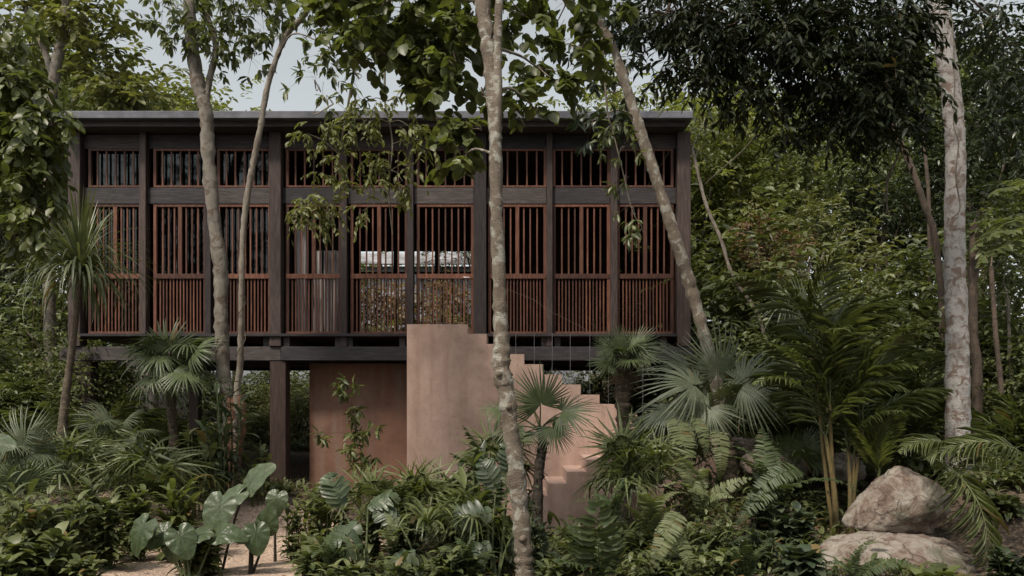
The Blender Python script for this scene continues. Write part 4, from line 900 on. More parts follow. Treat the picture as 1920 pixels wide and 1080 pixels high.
# big heart shaped leaves
def heart_mesh(name, leaf, lobes=False, seed=0, cup=.12, wave=.02):
    n = 132 if lobes else 64; th = np.linspace(-np.pi, np.pi, n, endpoint=False); a = np.abs(th)
    key = ([0, .18, .5, 1.0, 1.6, 2.2, 2.7, 2.95, 3.1416], [1.0, .93, .74, .62, .58, .60, .56, .38, .10])
    r = np.interp(a, *key); r = (r + np.roll(r, 1) + np.roll(r, -1)) / 3
    if lobes: r = r * (1 - 2.4 * np.clip(np.cos(th * 11 + seed) - .74, 0, 1) * np.clip(a * 1.6, 0, 1)) * (1 + .06 * np.sin(th * 3 + seed * 2))
    rings = np.linspace(0, 1, 8); v = []; 
    for q in rings:
        x = q * r * np.cos(th); y = q * r * np.sin(th)
        z = -cup * (x * x * 1.4) + .10 * np.abs(y) - .22 * y * y + wave * q * q * np.sin(th * 9 + seed) + (.02 if lobes else .004) * q * np.cos(th * (11 if lobes else 14))
        v.append(np.stack([x, y, z], -1))
    v = np.array(v); i = np.arange(7)[:, None] * n + np.arange(n)[None]; j = np.arange(7)[:, None] * n + (np.arange(n)[None] + 1) % n
    t = MB(); t.add(v.reshape(-1, 3), np.stack([i, j, j + n, i + n], -1).reshape(-1, 4), tone=np.repeat(.35 + .3 * rings, n) + .3 * (np.tile(np.cos(th * 14) > .86, 8)))
    return t.mesh(name, leaf, True)
HEART = {'eard': [heart_mesh('leaf', 'ear_dark', False, i + 4, [.25, .45, .15][i], .03) for i in range(3)],
         'ear': [heart_mesh('leaf', 'ear_leaf', False, i, [.2, .4, .1][i], .022) for i in range(3)],
         'earg': [heart_mesh('leaf', 'round_leaf', False, i, [.12, .3, .05][i], .03) for i in range(2)],
         'split': [pinnate_mesh('leaf', 'ear_leaf', i + 31, 9, [.7, 1.1][i], .44, .15, T_LOBE, .05, .6, .02, .25, .009, .8, .05) for i in range(2)],
         'splitd': [pinnate_mesh('leaf', 'blue_leaf', i + 35, 8, [.8, 1.2][i], .42, .165, T_LOBE, .05, .55, .02, .25, .009, .8, .05) for i in range(2)]}
def ears(name, label, cat, basepx, Y, lst, key, r=.012, pm='green_stem', group=None):
    """lst: (px, py, depth, tip angle on screen, length, how far it faces the camera, roll)"""
    x = X(basepx, Y); g = gz_(basepx, Y); root = empty(name, (x, Y, g), label, cat, group)
    for (px, py, yy, sa, L, fc, kx) in lst:
        hub = P(px, py, yy); a = R(sa); ax = unit(np.array((math.cos(a), -.25, math.sin(a)))); nr = np.array((kx, -fc, 1.02 - fc))
        L *= .88 if key in ('ear', 'eard') else 1.12; M = mat_axes(hub, ax, nr, L); o = put_frond(root, rnd.choice(HEART[key]), M, 'leaf'); Mi = M.inverted()
        b0 = np.array((x + U(-.06, .06), Y + U(-.05, .05), g - .05)); mid = b0 * .45 + hub * .55 + np.array((U(-.05, .05), .06, .10))
        pb = MB(); tube(pb, [np.array(Mi @ Vector([float(c) for c in q])) for q in (b0, mid, hub)], np.array([r * 1.4, r, r * .55]) / L, 14, 7)
        po = bpy.data.objects.new('stem', pb.mesh('stem', pm, True)); col.objects.link(po); po.parent = o
    return root

# --- left side
c0 = P(150, 508, 12.0); dr = empty('dracaena', (X(118, 12), 12, gz_(118, 12)), 'tall bare stemmed plant with a mop of drooping narrow leaves at the house corner', 'plant')
m = MB(); pts = [P(150, 520, 12), P(146, 560, 12), P(137, 640, 12), P(124, 740, 12), P(117, 810, 12), P(117, 880, 12), P(117, 930, 12)]; tube(m, pts, np.array([9, 10, 12, 15, 17, 22, 28]) * 12 / F / 2, 60, 12, .03); m.build('trunk', 'palm_bark', dr, smooth=True)
m = MB(); N = 330; az = rng.random(N) * 6.28; el = np.where(rng.random(N) < .3, rng.uniform(1.0, 1.5, N), rng.uniform(-.1, 1.2, N))
blades(m, c0 + np.stack([np.cos(az), np.sin(az), 0 * az], -1) * .04 + np.stack([0 * az, 0 * az, rng.uniform(-.12, .1, N)], -1), az, el, np.where(el > 1.15, rng.uniform(.2, 1.0, N), rng.uniform(1.3, 2.6, N)), rng.uniform(.8, 1.5, N), rng.uniform(.018, .034, N), 12, 'strap')
m.build('foliage', 'strap_leaf', dr)
fan_palm('fan_palm', 'fan palm with a shaggy brown trunk in front of the second bay', (322, 672, 12.6), [(322, 665, 12.6, 24), (320, 740, 12.6, 20), (324, 800, 12.6, 17), (328, 870, 12.6, 18), (330, 940, 12.6, 20)], 'palm',
         [(318, 655, 12.3, 92, .55, .50), (285, 665, 12.3, 160, .3, .52), (365, 660, 12.3, 40, .45, .50), (345, 700, 12.1, -25, .2, .50), (288, 705, 12.2, 205, .3, .50), (320, 705, 12.1, -80, .6, .46)], 9, (.45, .55), (.25, .4), (-25, 55), 9)
fan_palm('fan_palm', 'bluish fan palm low at the far left, its leaf spread wide above the green one', (45, 860, 10.2), None, 'silver', [(47, 835, 10, 95, .5, .50)], 6, (.36, .46), (.15, .3), (0, 70))
fan_palm('fan_palm', 'bright green low fan palm at the far left in front of the bluish one', (48, 925, 9.4), None, 'stiff', [(44, 915, 9.2, 90, .7, .40)], 6, (.3, .42), (.1, .25), (10, 70))
fan_palm('fan_palm', 'pale fan palm behind the bare stem of the drooping plant', (215, 825, 11.4), None, 'silver', [(200, 795, 11.2, 120, .35, .42), (235, 830, 11.0, -30, .45, .40)], 5, (.3, .45), (.3, .5), (10, 75))
fan_palm('fan_palm', 'dark clump of narrow fingered fan palm left of the orange stump', (275, 930, 10.8), None, 'lady', [], 26, (.34, .46), (.35, .85), (15, 85), wob=.5)
fan_palm('fan_palm', 'dark fan palm under the fronds between the two bare stems', (190, 900, 11.2), None, 'lady', [], 16, (.34, .46), (.3, .8), (15, 85), wob=.5)
clump_palm('feather_palm', 'dark feather palm at the far left below the forked grey tree', 'palm', 'areca', (30, None, 13.6), 16, (1.1, 1.9), (30, 85))
clump_palm('feather_palm', 'arching feather palm in front of the first bay below the floor beam', 'palm', 'areca', (200, None, 13.4), 15, (1.0, 1.75), (25, 85))
clump_palm('feather_palm', 'bright feather palm behind the shaggy fan palm', 'palm', 'areca', (275, None, 13.0), 14, (.9, 1.4), (25, 80))
clump_palm('feather_palm', 'feather palm in deep shade left of the drooping plant', 'palm', 'areca', (90, None, 12.8), 16, (.9, 1.4), (25, 80))
clump_palm('feather_palm', 'feather palm between the shaggy palm and the pale forked tree', 'palm', 'areca', (385, None, 13.6), 12, (.8, 1.2), (30, 80))
leafy('broad_leaf_plant', 'tall plant with long glossy paddle leaves wrapped around the orange stump', 'plant', 425, 12.0, 62, 668, 11, 9, .42, .10, 'blue_leaf', el=(.3, 1.1), bend=(.8, 1.8), r=.012)
leafy('broad_leaf_plant', 'paddle leaved plant left of the orange stump behind the elephant ears', 'plant', 372, 11.6, 44, 770, 8, 8, .36, .10, 'shrub_leaf', el=(.3, 1.1), bend=(.8, 1.8), r=.010)
leafy('broad_leaf_plant', 'low paddle leaved plant between the orange stump and the first post', 'plant', 480, 12.2, 34, 800, 7, 8, .3, .08, 'mid_leaf', r=.010)
for k, (px, Y, w_, top, L, W, mt, lab) in enumerate((
    (40, 8.2, 60, 905, .20, .055, 'shrub_leaf', 'leafy shrub filling the bottom left corner'), (120, 8.6, 55, 905, .17, .05, 'mid_leaf', 'mid green shrub beside the bottom left corner'),
    (20, 8.9, 50, 880, .24, .03, 'strap_leaf', 'grassy pale bladed plant at the left edge'), (95, 7.7, 60, 985, .16, .075, 'shrub_leaf', 'low round leaved shrub at the bottom left'),
    (170, 9.4, 34, 905, .17, .07, 'shrub_leaf', 'shrub arching over the small grey rock'), (205, 8.9, 24, 925, .20, .045, 'mid_leaf', 'small leafy plant between the grey rock and the gravel'),
    (20, 7.4, 60, 1010, .16, .07, 'mid_leaf', 'shrub cut by the bottom edge at the far left'), (155, 7.6, 30, 1040, .13, .05, 'shrub_leaf', 'little plant on the near rim of the gravel at the left'),
    (262, 9.6, 30, 900, .20, .055, 'round_leaf', 'fresh green plant behind the leftmost elephant ear'), (335, 9.7, 26, 885, .30, .05, 'round_leaf', 'upright lily like plant behind the elephant ears'),
    (375, 8.6, 20, 1000, .22, .06, 'round_leaf', 'fresh leafy plant among the elephant ear stems'), (250, 10.4, 36, 900, .18, .05, 'mid_leaf', 'small dark shrub in front of the narrow fingered fan palm'))):
    leafy('shrub', lab, 'shrub', px, Y, w_, top, 14, 12, L, W, mt)
ears('elephant_ear', 'clump of big heart shaped elephant ear leaves over the gravel at the bottom left', 'plant', 355, 8.3,
     [(268, 990, 8.2, 245, .34, .62, -.3), (338, 1005, 8.2, 300, .30, .65, .3), (305, 1000, 8.3, 215, .26, .5, .1), (412, 1000, 8.4, 10, .30, .45, 0), (380, 1000, 8.35, 200, .26, .35, 0), (325, 1015, 8.3, 270, .26, .7, 0)], 'eard', pm='green_stem')
ears('elephant_ear', 'elephant ear with two long pale grey green leaves in front of the orange stump', 'plant', 408, 8.9,
     [(412, 950, 8.7, 250, .36, .8, -.1), (470, 905, 9.0, 45, .40, .55, -.4), (440, 930, 8.9, 215, .34, .6, -.5), (350, 1100, 8.0, 30, .22, .5, 0)], 'ear', pm='dark_stem')
ears('elephant_ear', 'single upright heart shaped leaf on a dark stem at the foot of the first post', 'plant', 519, 9.6,
     [(519, 935, 9.5, 262, .26, .85, 0), (519, 925, 9.6, 85, .06, .6, 0)], 'ear', pm='dark_stem')
ears('elephant_ear', 'dark green elephant ear leaf facing the viewer above the gravel', 'plant', 470, 8.6,
     [(480, 1000, 8.5, 280, .28, .75, .2), (500, 985, 8.6, 75, .26, .8, 0), (470, 1000, 8.6, 200, .22, .6, 0)], 'eard', pm='dark_stem')
ears('elephant_ear', 'blue green leaf tip reaching in at the left edge above the bright fan palm', 'plant', -60, 9.2, [(-25, 832, 9.0, 5, .40, .4, 0)], 'ear')
# --- middle
sp = sprig('sapling', 'young sapling with whorls of pale leaves in front of the shaded brown wall', 'sapling',
      [(692, 940, 12.4), (684, 880, 12.4), (672, 820, 12.4), (662, 770, 12.4), (650, 720, 12.4)], .010,
      [(650, 712, 12.4, 24, 10, 5), (650, 735, 12.4, 14, 8, 3), (660, 772, 12.4, 16, 10, 4), (664, 805, 12.4, 20, 9, 5), (690, 812, 12.4, 18, 9, 4), (605, 815, 12.3, 20, 8, 3), (658, 845, 12.4, 24, 10, 6), (690, 855, 12.4, 14, 10, 3), (672, 870, 12.4, 18, 10, 4), (700, 900, 12.4, 10, 12, 2)],
      'round_leaf', dict(nl=7, tlen=.10, L=.155, W=.055, T=T_BLADE, sag=.1, whorl=True, flat=.4), twig='dark_stem')
mm = MB()
for dx in (-10, -4, 5, 11): tube(mm, [P(688 + dx, 950, 12.45), P(680 + dx * 1.4, 900, 12.45), P(672 + dx * 2, 850, 12.45)], [.007, .006, .003], 10, 5)
mm.build('stem', 'dark_stem', sp)
for (px, Y, w_, top, n_, L, W, mt, lab) in (
    (590, 10.2, 30, 895, 12, .16, .04, 'shrub_leaf', 'light green shrub in front of the left foot of the brown wall'), (560, 9.6, 30, 925, 10, .16, .04, 'round_leaf', 'thin leafy shrub right of the upright heart shaped leaf'),
    (640, 10.5, 26, 915, 10, .15, .045, 'mid_leaf', 'small shrub at the foot of the brown wall'), (585, 8.2, 28, 985, 10, .18, .05, 'shrub_leaf', 'low shrub on the right rim of the gravel'),
    (600, 7.8, 50, 1010, 14, .15, .06, 'mid_leaf', 'low shrub at the bottom between gravel and split leaves'), (690, 9.4, 30, 930, 12, .16, .06, 'mid_leaf', 'low shrub behind the split leaved plant'),
    (765, 8.6, 50, 965, 14, .15, .06, 'dark_leaf', 'dark low shrub under the light fan palms'), (850, 7.8, 60, 1010, 16, .15, .06, 'mid_leaf', 'bottom shrub left of the crooked middle trunk'),
    (930, 8.8, 36, 930, 14, .17, .07, 'mid_leaf', 'leafy shrub just left of the crooked middle trunk'), (640, 7.4, 60, 1045, 16, .13, .05, 'shrub_leaf', 'fine leaved plant at the bottom edge left of centre'),
    (760, 7.4, 60, 1040, 16, .14, .05, 'mid_leaf', 'plant at the bottom edge below the split leaves'), (1050, 7.7, 45, 1045, 14, .15, .06, 'mid_leaf', 'bottom shrub right of the crooked middle trunk'),
    (860, 10.2, 40, 860, 12, .18, .07, 'dark_leaf', 'dark shrub leaning on the pink wall left of the middle trunk')):
    leafy('shrub', lab, 'shrub', px, Y, w_, top, n_, 11, L, W, mt)
fan_palm('fan_palm', 'light green slender fan palm before the pink wall', (775, 985, 10.0), None, 'ladylight', [(772, 905, 9.8, 130, .5, .40), (790, 900, 9.8, 60, .5, .42), (760, 930, 9.7, 200, .4, .38), (815, 915, 9.8, 20, .4, .40)], 14, (.3, .42), (.25, .6), (25, 88), wob=.5)
fan_palm('fan_palm', 'slender fan palm between the light one and the glossy feather leaf', (835, 985, 10.2), None, 'lady', [(825, 920, 10, 80, .5, .45)], 14, (.32, .42), (.25, .55), (25, 88), wob=.5)
fan_palm('fan_palm', 'narrow fingered fan palm standing behind the glossy feather leaves beside the middle trunk', (925, 905, 11.0), None, 'lady', [(925, 830, 10.9, 85, .5, .5), (900, 850, 10.9, 120, .4, .4)], 12, (.32, .46), (.3, .6), (25, 85), wob=.4)
ph = clump_palm('broad_feather_plant', 'glossy dark plant with broad ribbed feather leaves left of the middle trunk', 'plant', 'zamia', (915, 960, 9.6), 5, (.5, .7), (20, 70), explicit=[(920, 900, 9.6, 845, 850, 9.4), (920, 905, 9.6, 850, 890, 9.2), (925, 900, 9.6, 870, 800, 9.5), (925, 900, 9.6, 975, 870, 9.5)])
rosette('paddle_leaf', 'two upright dark paddle leaves in front of the pink wall', 'plant', 893, 10.1, .62, .15, 3, 'dark_leaf', (1.25, 1.5), (.1, .3), 'oblong', botpy=905)
ears('split_leaf_plant', 'pale plant with deeply cut hand shaped leaves at the bottom left of centre', 'plant', 680, 8.0,
     [(640, 950, 8.4, 100, .36, .5, .1), (668, 985, 8.0, 225, .50, .65, -.2), (640, 1010, 7.9, 190, .34, .35, 0), (690, 950, 8.4, 40, .32, .4, 0)], 'split')
ears('split_leaf_plant', 'climbing plant with cut leaves just left of the middle trunk', 'plant', 930, 8.3,
     [(918, 962, 8.3, 185, .38, .75, .2), (930, 915, 8.7, 120, .32, .55, -.3), (915, 1020, 8.2, 215, .36, .4, .2), (965, 1000, 8.6, 290, .3, .7, 0), (950, 885, 8.9, 80, .3, .6, .3)], 'splitd')
ears('split_leaf_plant', 'low cut leaved plant at the bottom under the light fan palms', 'plant', 800, 7.8,
     [(775, 1035, 7.8, 200, .34, .35, 0), (835, 1030, 8.0, 320, .3, .5, .2), (750, 985, 8.3, 130, .3, .5, 0)], 'splitd')
rosette('strap_plant', 'drooping strap leaved plant at the bottom centre', 'plant', 800, 8.4, .55, .035, 40, 'palm_leaf', (.6, 1.4), (1.2, 2.2), botpy=985)
rosette('strap_plant', 'bright strap leaved plant at the bottom left of the middle trunk', 'plant', 740, 9.0, .5, .03, 36, 'round_leaf', (.6, 1.4), (1.2, 2.2), botpy=985)
fan_palm('fan_palm', 'stiff green fan palm right of the middle trunk in front of the stairs', (1012, 805, 10.8), [(1012, 800, 10.8, 14), (1018, 830, 10.8, 17), (1012, 870, 10.8, 19), (1008, 930, 10.8, 21)], 'stiff',
         [(1014, 758, 10.5, 105, .80, .56), (1055, 772, 10.6, 15, .55, .54), (940, 770, 10.8, 170, .5, .34), (1035, 800, 10.7, -50, .5, .42), (960, 800, 10.8, 190, .5, .36), (985, 810, 10.9, 235, .5, .32)], 2, (.3, .4), (.2, .3), (20, 60), bark='dark_stem')
m = MB(); N = 26; az = rng.random(N) * 6.28; c_ = P(1014, 830, 10.8); blades(m, c_ + np.stack([0 * az, 0 * az, rng.uniform(-.25, .02, N)], -1), az, rng.uniform(.1, 1, N), rng.uniform(.8, 2, N), rng.uniform(.15, .42, N), .012, 8, 'taper'); tag(m.build('dead_stalks', 'dark_stem', None, loc=tuple(c_)), 'dark curled dead stalks sticking out of the thin palm trunk right of the middle tree', 'stalks')
leafy('climbing_plant', 'dark leafy climber at the foot of the thin palm trunk', 'plant', 1005, 8.9, 20, 945, 8, 9, .16, .075, 'blue_leaf', r=.008)
leafy('climbing_plant', 'blue green climber high on the middle trunk beside the stiff fan palm', 'plant', 985, 9.2, 16, 800, 5, 8, .15, .075, 'blue_leaf', r=.008)
fan_palm('fan_palm', 'fan palm with a thick fibrous trunk in front of the ninth bay', (1172, 672, 12.4), [(1172, 668, 12.4, 32), (1168, 720, 12.4, 28), (1168, 790, 12.4, 24), (1170, 860, 12.4, 24)], 'stiff',
         [(1150, 660, 12.1, 140, .55, .40), (1162, 655, 12.2, 105, .6, .40), (1190, 655, 12.2, 55, .55, .44), (1140, 680, 12.1, 175, .45, .36), (1205, 668, 12.2, 20, .4, .42)], 12, (.34, .45), (.12, .25), (-20, 60), 10)
fan_palm('fan_palm', 'big silvery fan palm with wide pleated leaves right of the stairs', (1350, 800, 11.2), [(1352, 790, 11.2, 34), (1360, 830, 11.2, 28), (1368, 880, 11.2, 30)], 'silver',
         [(1302, 722, 10.7, 160, .70, .80), (1395, 720, 10.8, 30, .70, .85), (1345, 700, 11.1, 95, .6, .72), (1250, 770, 10.9, 200, .5, .62), (1330, 765, 10.7, 230, .55, .60), (1285, 690, 11.3, 130, .5, .62)], 3, (.5, .6), (.4, .6), (30, 80))
fan_palm('fan_palm', 'dense dark clump of narrow fan palm hiding the landing of the stairs', (1178, 925, 10.6), None, 'lady',
         [(1145, 840, 10.3, 120, .5, .42), (1165, 830, 10.3, 90, .5, .46), (1200, 850, 10.3, 60, .5, .46), (1150, 890, 10.3, 190, .4, .36), (1190, 900, 10.2, 0, .4, .45)], 30, (.34, .44), (.3, .66), (10, 88), wob=.5)
fan_palm('fan_palm', 'fan palm with drooping fingers between the dark clump and the silvery palm', (1225, 850, 11.4), None, 'palm', [(1240, 790, 11.2, 200, .5, .42), (1215, 800, 11.3, 240, .5, .40), (1265, 775, 11.4, 60, .4, .4)], 5, (.32, .42), (.3, .5), (20, 75))
clump_palm('broad_feather_plant', 'dark green plant with wide leaflets in rows at the bottom right of centre', 'plant', 'zamia', (1125, 1090, 7.6), 5, (.45, .65), (35, 80), explicit=[(1125, 1095, 7.6, 1122, 935, 7.3, (0, -1, .2)), (1130, 1090, 7.7, 1060, 990, 7.5), (1130, 1090, 7.7, 1200, 980, 7.6), (1120, 1080, 7.7, 1040, 1050, 7.4)])
clump_palm('fern', 'pale fern whose fronds hang down in front of the landing wall', 'fern', 'fern', (1275, 760, 10.6), 0, (1, 1), (0, 1), explicit=[(1262, 780, 10.5, 1285, 925, 10.2, (.2, -1, .3)), (1290, 790, 10.6, 1268, 905, 10.3, (-.2, -1, .3)), (1345, 800, 10.7, 1345, 900, 10.5, (0, -1, .3)), (1300, 780, 10.6, 1325, 860, 10.4, (.2, -1, .3))])
clump_palm('fern', 'pale yellow green fern spreading beside the landing wall', 'fern', 'fern', (1315, 960, 9.6), 5, (.5, .75), (20, 75), explicit=[(1320, 955, 9.6, 1408, 895, 9.4, (0, -.8, .8)), (1310, 955, 9.6, 1260, 850, 9.5), (1335, 940, 9.6, 1290, 920, 9.3, (0, -.8, .8)), (1320, 955, 9.6, 1375, 935, 9.3, (0, -.8, .8))])
clump_palm('fern', 'pale fern with two curled fronds near the bottom edge right of centre', 'fern', 'fern', (1270, 1060, 8.4), 2, (.4, .5), (30, 70), explicit=[(1275, 960, 8.4, 1225, 1075, 8.0, (-.3, -1, .3)), (1262, 1000, 8.3, 1290, 1090, 8.1, (.3, -1, .3)), (1270, 1050, 8.4, 1230, 990, 8.1, (0, -.8, .6))])
clump_palm('fern', 'dark fern with long fronds left of the yellow palm stems', 'fern', 'darkfern', (1440, 960, 9.8), 8, (.7, 1.1), (15, 70), explicit=[(1470, 900, 9.8, 1380, 985, 9.5, (-.3, -.8, .5)), (1500, 880, 9.9, 1400, 950, 9.6, (-.3, -.8, .5))])
clump_palm('fern', 'dark fern in front of the dense dark fan palm clump', 'fern', 'darkfern', (1150, 985, 8.8), 12, (.4, .6), (20, 75))
clump_palm('fern', 'fern arching over the flat boulder', 'fern', 'darkfern', (1600, 1090, 8.0), 4, (.3, .45), (20, 70), explicit=[(1600, 1085, 8.0, 1725, 1065, 7.9, (0, -.5, 1)), (1600, 1085, 8.0, 1545, 1060, 7.9, (0, -.5, 1)), (1590, 1080, 8, 1640, 1010, 8.1)])
clump_palm('fern', 'small fern at the bottom edge between ground cover and boulder', 'fern', 'darkfern', (1400, 1090, 7.8), 10, (.3, .5), (20, 70))
for (px, Y, w_, top, n_, L, W, mt, lab) in (
    (1180, 9.3, 60, 985, 16, .13, .045, 'mid_leaf', 'low leafy shrub left of the curled ferns'), (1330, 9.0, 60, 960, 22, .10, .035, 'mid_leaf', 'fine leaved ground shrub right of the curled ferns'),
    (1420, 8.5, 60, 985, 22, .10, .04, 'dark_leaf', 'dark fine leaved shrub at the bottom right of centre'), (1350, 7.9, 60, 1020, 20, .11, .045, 'mid_leaf', 'leafy ground cover at the bottom edge right of the ferns'),
    (1440, 9.6, 36, 915, 10, .17, .10, 'blue_leaf', 'round leaved bluish shrub left of the yellow palm stems'), (1490, 9.4, 30, 950, 10, .15, .09, 'blue_leaf', 'second round leaved shrub touching the flat boulder'),
    (1500, 7.9, 34, 1035, 9, .20, .10, 'blue_leaf', 'blue green plant in front of the left end of the flat boulder'), (1760, 7.3, 60, 1060, 10, .15, .09, 'round_leaf', 'bright leaves at the bottom edge before the flat boulder'),
    (1880, 9.5, 40, 930, 12, .16, .05, 'mid_leaf', 'small plant under the drooping frond at the right'), (1890, 8.0, 50, 1030, 14, .14, .05, 'dark_leaf', 'dark shrub in the bottom right corner'), (1250, 8.1, 40, 1040, 12, .12, .04, 'mid_leaf', 'small shrub at the bottom edge below the curled ferns'),
    (1400, 12.6, 70, 720, 20, .18, .06, 'dark_leaf', 'dark shrub behind the big silvery palm'), (1900, 11.5, 60, 780, 20, .18, .06, 'mid_leaf', 'shrub on the slope at the right edge')):
    leafy('shrub', lab, 'shrub', px, Y, w_, top, n_, 12, L, W, mt)
clump_palm('feather_palm', 'tall feather palm on yellow canes behind the boulders', 'palm', 'areca', (1572, 985, 10.0), 15, (1.0, 1.6), (15, 80),
           stems=[(1548, 820, 6, 1562), (1556, 760, 5, 1570), (1590, 840, 5, 1588), (1602, 850, 4, 1596), (1528, 650, 4, 1560), (1620, 800, 4, 1600)],
           explicit=[(1548, 820, 10, 1440, 640, 9.8), (1556, 760, 10, 1700, 590, 9.7), (1590, 800, 10, 1720, 690, 9.5), (1556, 760, 10, 1610, 550, 10), (1556, 760, 10, 1470, 560, 10.2), (1590, 830, 10, 1690, 770, 9.4), (1548, 820, 10, 1420, 720, 9.6)])
clump_palm('feather_palm', 'wide feather palm behind the yellow caned one', 'palm', 'areca', (1660, 900, 11.4), 15, (1.2, 2.1), (35, 85))
clump_palm('feather_palm', 'feather palm in the shade at the left foot of the white barked tree', 'palm', 'areca', (1720, 860, 10.9), 11, (.8, 1.5), (20, 80))
clump_palm('feather_palm', 'feather palm in deep shade between the silvery palm and the yellow canes', 'palm', 'areca', (1470, 900, 11.8), 13, (.9, 1.7), (25, 85))
clump_palm('feather_palm', 'feather palm at the right edge behind the white barked tree', 'palm', 'areca', (1900, 880, 11.6), 9, (.8, 1.5), (20, 80))
clump_palm('feather_palm', 'bright upright young palm standing behind the upright boulder', 'palm', 'upright', (1648, 900, 9.8), 12, (.7, .95), (60, 88))
clump_palm('feather_palm', 'palm whose big frond droops over the right side of the boulders', 'palm', 'areca', (1790, 905, 9.2), 3, (.6, .8), (20, 60), explicit=[(1745, 855, 9.2, 1840, 1060, 8.5, (.4, -.9, .5), 0), (1950, 880, 9.0, 1740, 860, 8.9, (0, -.3, 1), 0), (1800, 870, 9.2, 1690, 850, 9, (0, -.3, 1), 2)])
fan_palm('fan_palm', 'tall fan leaf standing above the yellow caned palm', (1520, 660, 12.4), [(1520, 660, 12.4, 8), (1525, 760, 12.4, 9), (1530, 860, 12.4, 10)], 'silver', [(1498, 592, 12.2, 100, .5, .62), (1470, 575, 12.2, 175, .2, .50)], 0)
lb_ = clump_palm('hanging_branch', 'branch with paired oval leaflets reaching in from the right edge', 'branch', 'compound', (1990, 480, 7.4), 0, (1, 1), (0, 1),
           explicit=[(1985, 400, 7.4, 1826, 470, 7.2), (1985, 380, 7.5, 1850, 370, 7.3), (1980, 440, 7.3, 1835, 500, 7.1), (1990, 360, 7.6, 1880, 340, 7.4), (1985, 470, 7.3, 1850, 450, 7.0), (1990, 500, 7.3, 1900, 490, 7.2), (1985, 420, 7.2, 1815, 420, 7.2)])

for (kk, px, py, Y, n_, lab) in (
    ('ladylight', 1235, 930, 10.2, 12, 'light slender fan palm between the dark clump and the pale ferns'), ('palm', 1300, 900, 11.5, 8, 'fan palm under the big silvery one'),
    ('ladylight', 690, 1010, 9.2, 9, 'light green slender fan palm beside the split leaves before the brown wall'), ('ladylight', 870, 1040, 8.6, 10, 'light green slender fan palm at the foot of the crooked middle trunk'),
    ('lady', 120, 930, 10.4, 12, 'narrow fingered fan palm in front of the tall bare stem at the left'),
    ('palm', 1480, 930, 10.9, 8, 'fan palm low in the shade left of the yellow canes')):
    fan_palm('fan_palm', lab, (px, py - 25, Y), None, kk, [], n_, (.28, .4), (.25, .55), (25, 88), wob=.5)
leafy('broad_leaf_plant', 'fresh green broad leaved plant rising before the foot of the brown wall', 'plant', 610, 9.8, 34, 880, 8, 8, .34, .095, 'round_leaf', r=.010)
leafy('broad_leaf_plant', 'tall broad leaved plant between the light fan palms and the crooked trunk', 'plant', 880, 9.0, 36, 850, 8, 8, .36, .10, 'mid_leaf', r=.010)
leafy('broad_leaf_plant', 'broad leaved plant at the far left under the bright fan palm', 'plant', 75, 8.8, 44, 880, 9, 8, .32, .09, 'shrub_leaf', r=.010)
clump_palm('fern', 'tall pale fern rising left of the curled ferns', 'fern', 'fern', (1215, 1010, 9.2), 8, (.6, .85), (35, 80))
clump_palm('feather_palm', 'feather palm at the bottom between the light fan palms and the split leaves', 'palm', 'areca', (730, 1000, 9.0), 8, (.5, .75), (35, 80))
clump_palm('fern', 'bright fern drooping over the low plants at the bottom centre', 'fern', 'fern', (735, 1030, 8.0), 9, (.3, .42), (15, 70))
clump_palm('fern', 'dark fern beside the split leaved climber', 'fern', 'darkfern', (880, 1060, 7.8), 9, (.3, .45), (15, 70))
clump_palm('fern', 'dark fern below the light slender fan palm', 'fern', 'darkfern', (620, 1060, 7.6), 9, (.3, .45), (15, 70))
clump_palm('feather_palm', 'young feather palm between the climber and the wide leaflet plant', 'palm', 'areca', (1085, 1060, 8.2), 6, (.3, .45), (30, 80))
clump_palm('feather_palm', 'young feather palm in the bushes behind the two elephant ear clumps', 'palm', 'areca', (300, 960, 10.0), 8, (.5, .8), (35, 80))

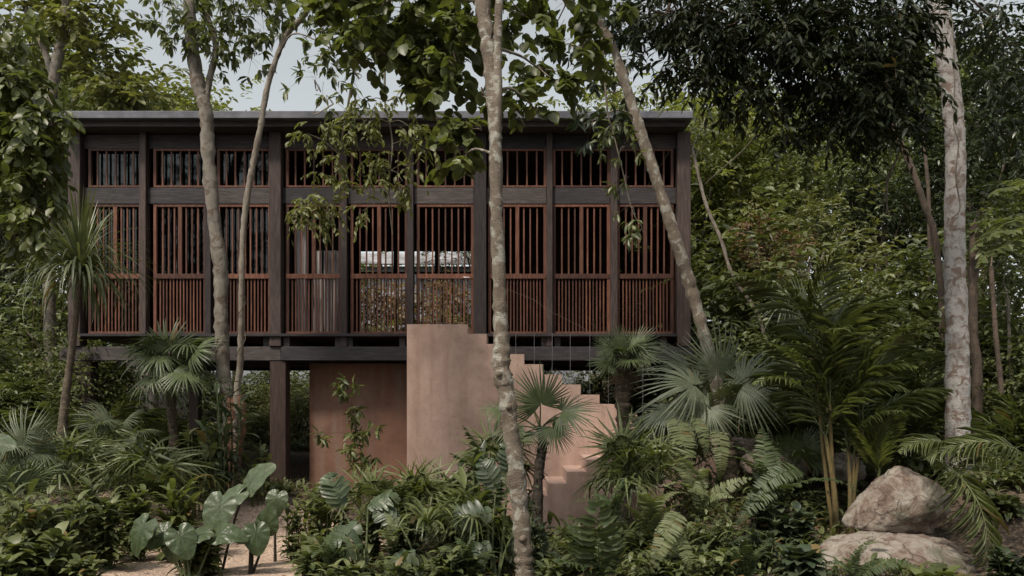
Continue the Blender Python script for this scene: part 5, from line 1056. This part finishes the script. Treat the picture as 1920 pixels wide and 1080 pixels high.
# ------------------------------------------------------------ ground cover and leaf litter that nobody could count
def cover():
    lo = MB(); N = 7000
    x = rng.uniform(-11, 12, N); y = rng.uniform(8.0, 24, N)
    ok = ~(((x + 3.75) / 2.2) ** 2 + ((y - 10.1) / 3.0) ** 2 < 1.0) & ~((x > -3.9) & (x < 3.4) & (y > 12.5) & (y < 16.2)) & ~((x > -8) & (x < 3.4) & (y > 15.2) & (y < 21)) & ~((x > .1) & (x < 1.3) & (y > 11.0) & (y < 12.8)) & ~((x > 4) & (x < 6.2) & (y < 9.8))
    x, y = x[ok], y[ok]; z = G(x, y)
    for a, bb in zip(range(0, len(x)), range(len(x))):
        n = 12; az = rng.random(n) * 6.28; s = .7 + .8 * (noise.noise(Vector((x[a] * .5, y[a] * .5, 0))) + .4)
        if s < .35: continue
        o = np.array((x[a], y[a], z[a])) + np.stack([rng.normal(0, .10, n), rng.normal(0, .10, n), np.abs(rng.normal(.02, .10, n)) * s], -1)
        blades(lo, o, az, rng.uniform(.2, 1.2, n), rng.uniform(.5, 1.8, n), .19 * s * rng.uniform(.6, 1.3, n), .05 * s, 5, 'oblong')
    tag(lo.build('ground_cover', 'mid_leaf'), kind='stuff')
    N = 9000; x = rng.uniform(-10, 11, N); y = rng.uniform(7.5, 20, N); k_ = (((x + 3.9) / 2.0) ** 2 + ((y - 10.2) / 2.6) ** 2 > 1) | (rng.random(N) < .12); x = x[k_]; y = y[k_]; N = len(x); z = G(x, y) + .05
    lt = MB(); leaves(lt, T_DIA, np.stack([x, y, z], -1), np.stack([rng.normal(0, 1, N), rng.normal(0, 1, N), rng.normal(0, .15, N)], -1), np.stack([rng.normal(0, .3, N), rng.normal(0, .3, N), np.ones(N)], -1), rng.uniform(.05, .11, N), .04)
    tag(lt.build('leaf_litter', 'dead_skirt'), kind='stuff')
cover()
def woodland():
    """the wood behind the viewer, mirrored in the window panes"""
    m = MB()
    for k in range(9):
        x = -16 + k * 4 + U(-1, 1); y = U(-14, -9); g = float(G(x, y)); tube(m, [(x, y, g - .3), (x + U(-.3, .3), y, g + 5), (x + U(-.6, .6), y, g + 15)], [.20, .16, .05], 12, 8, tone=1)
        for j in range(10): sprays(m, None, (x + U(-1.9, 1.9), y + U(-1.2, 1.2), g + 3 + j * 1.4), (2.1, 1.6, 1.5), 95, 9, .6, .26, .12, T_OVAL)
    tag(m.build('woodland', 'dark_leaf'), kind='stuff')
woodland()
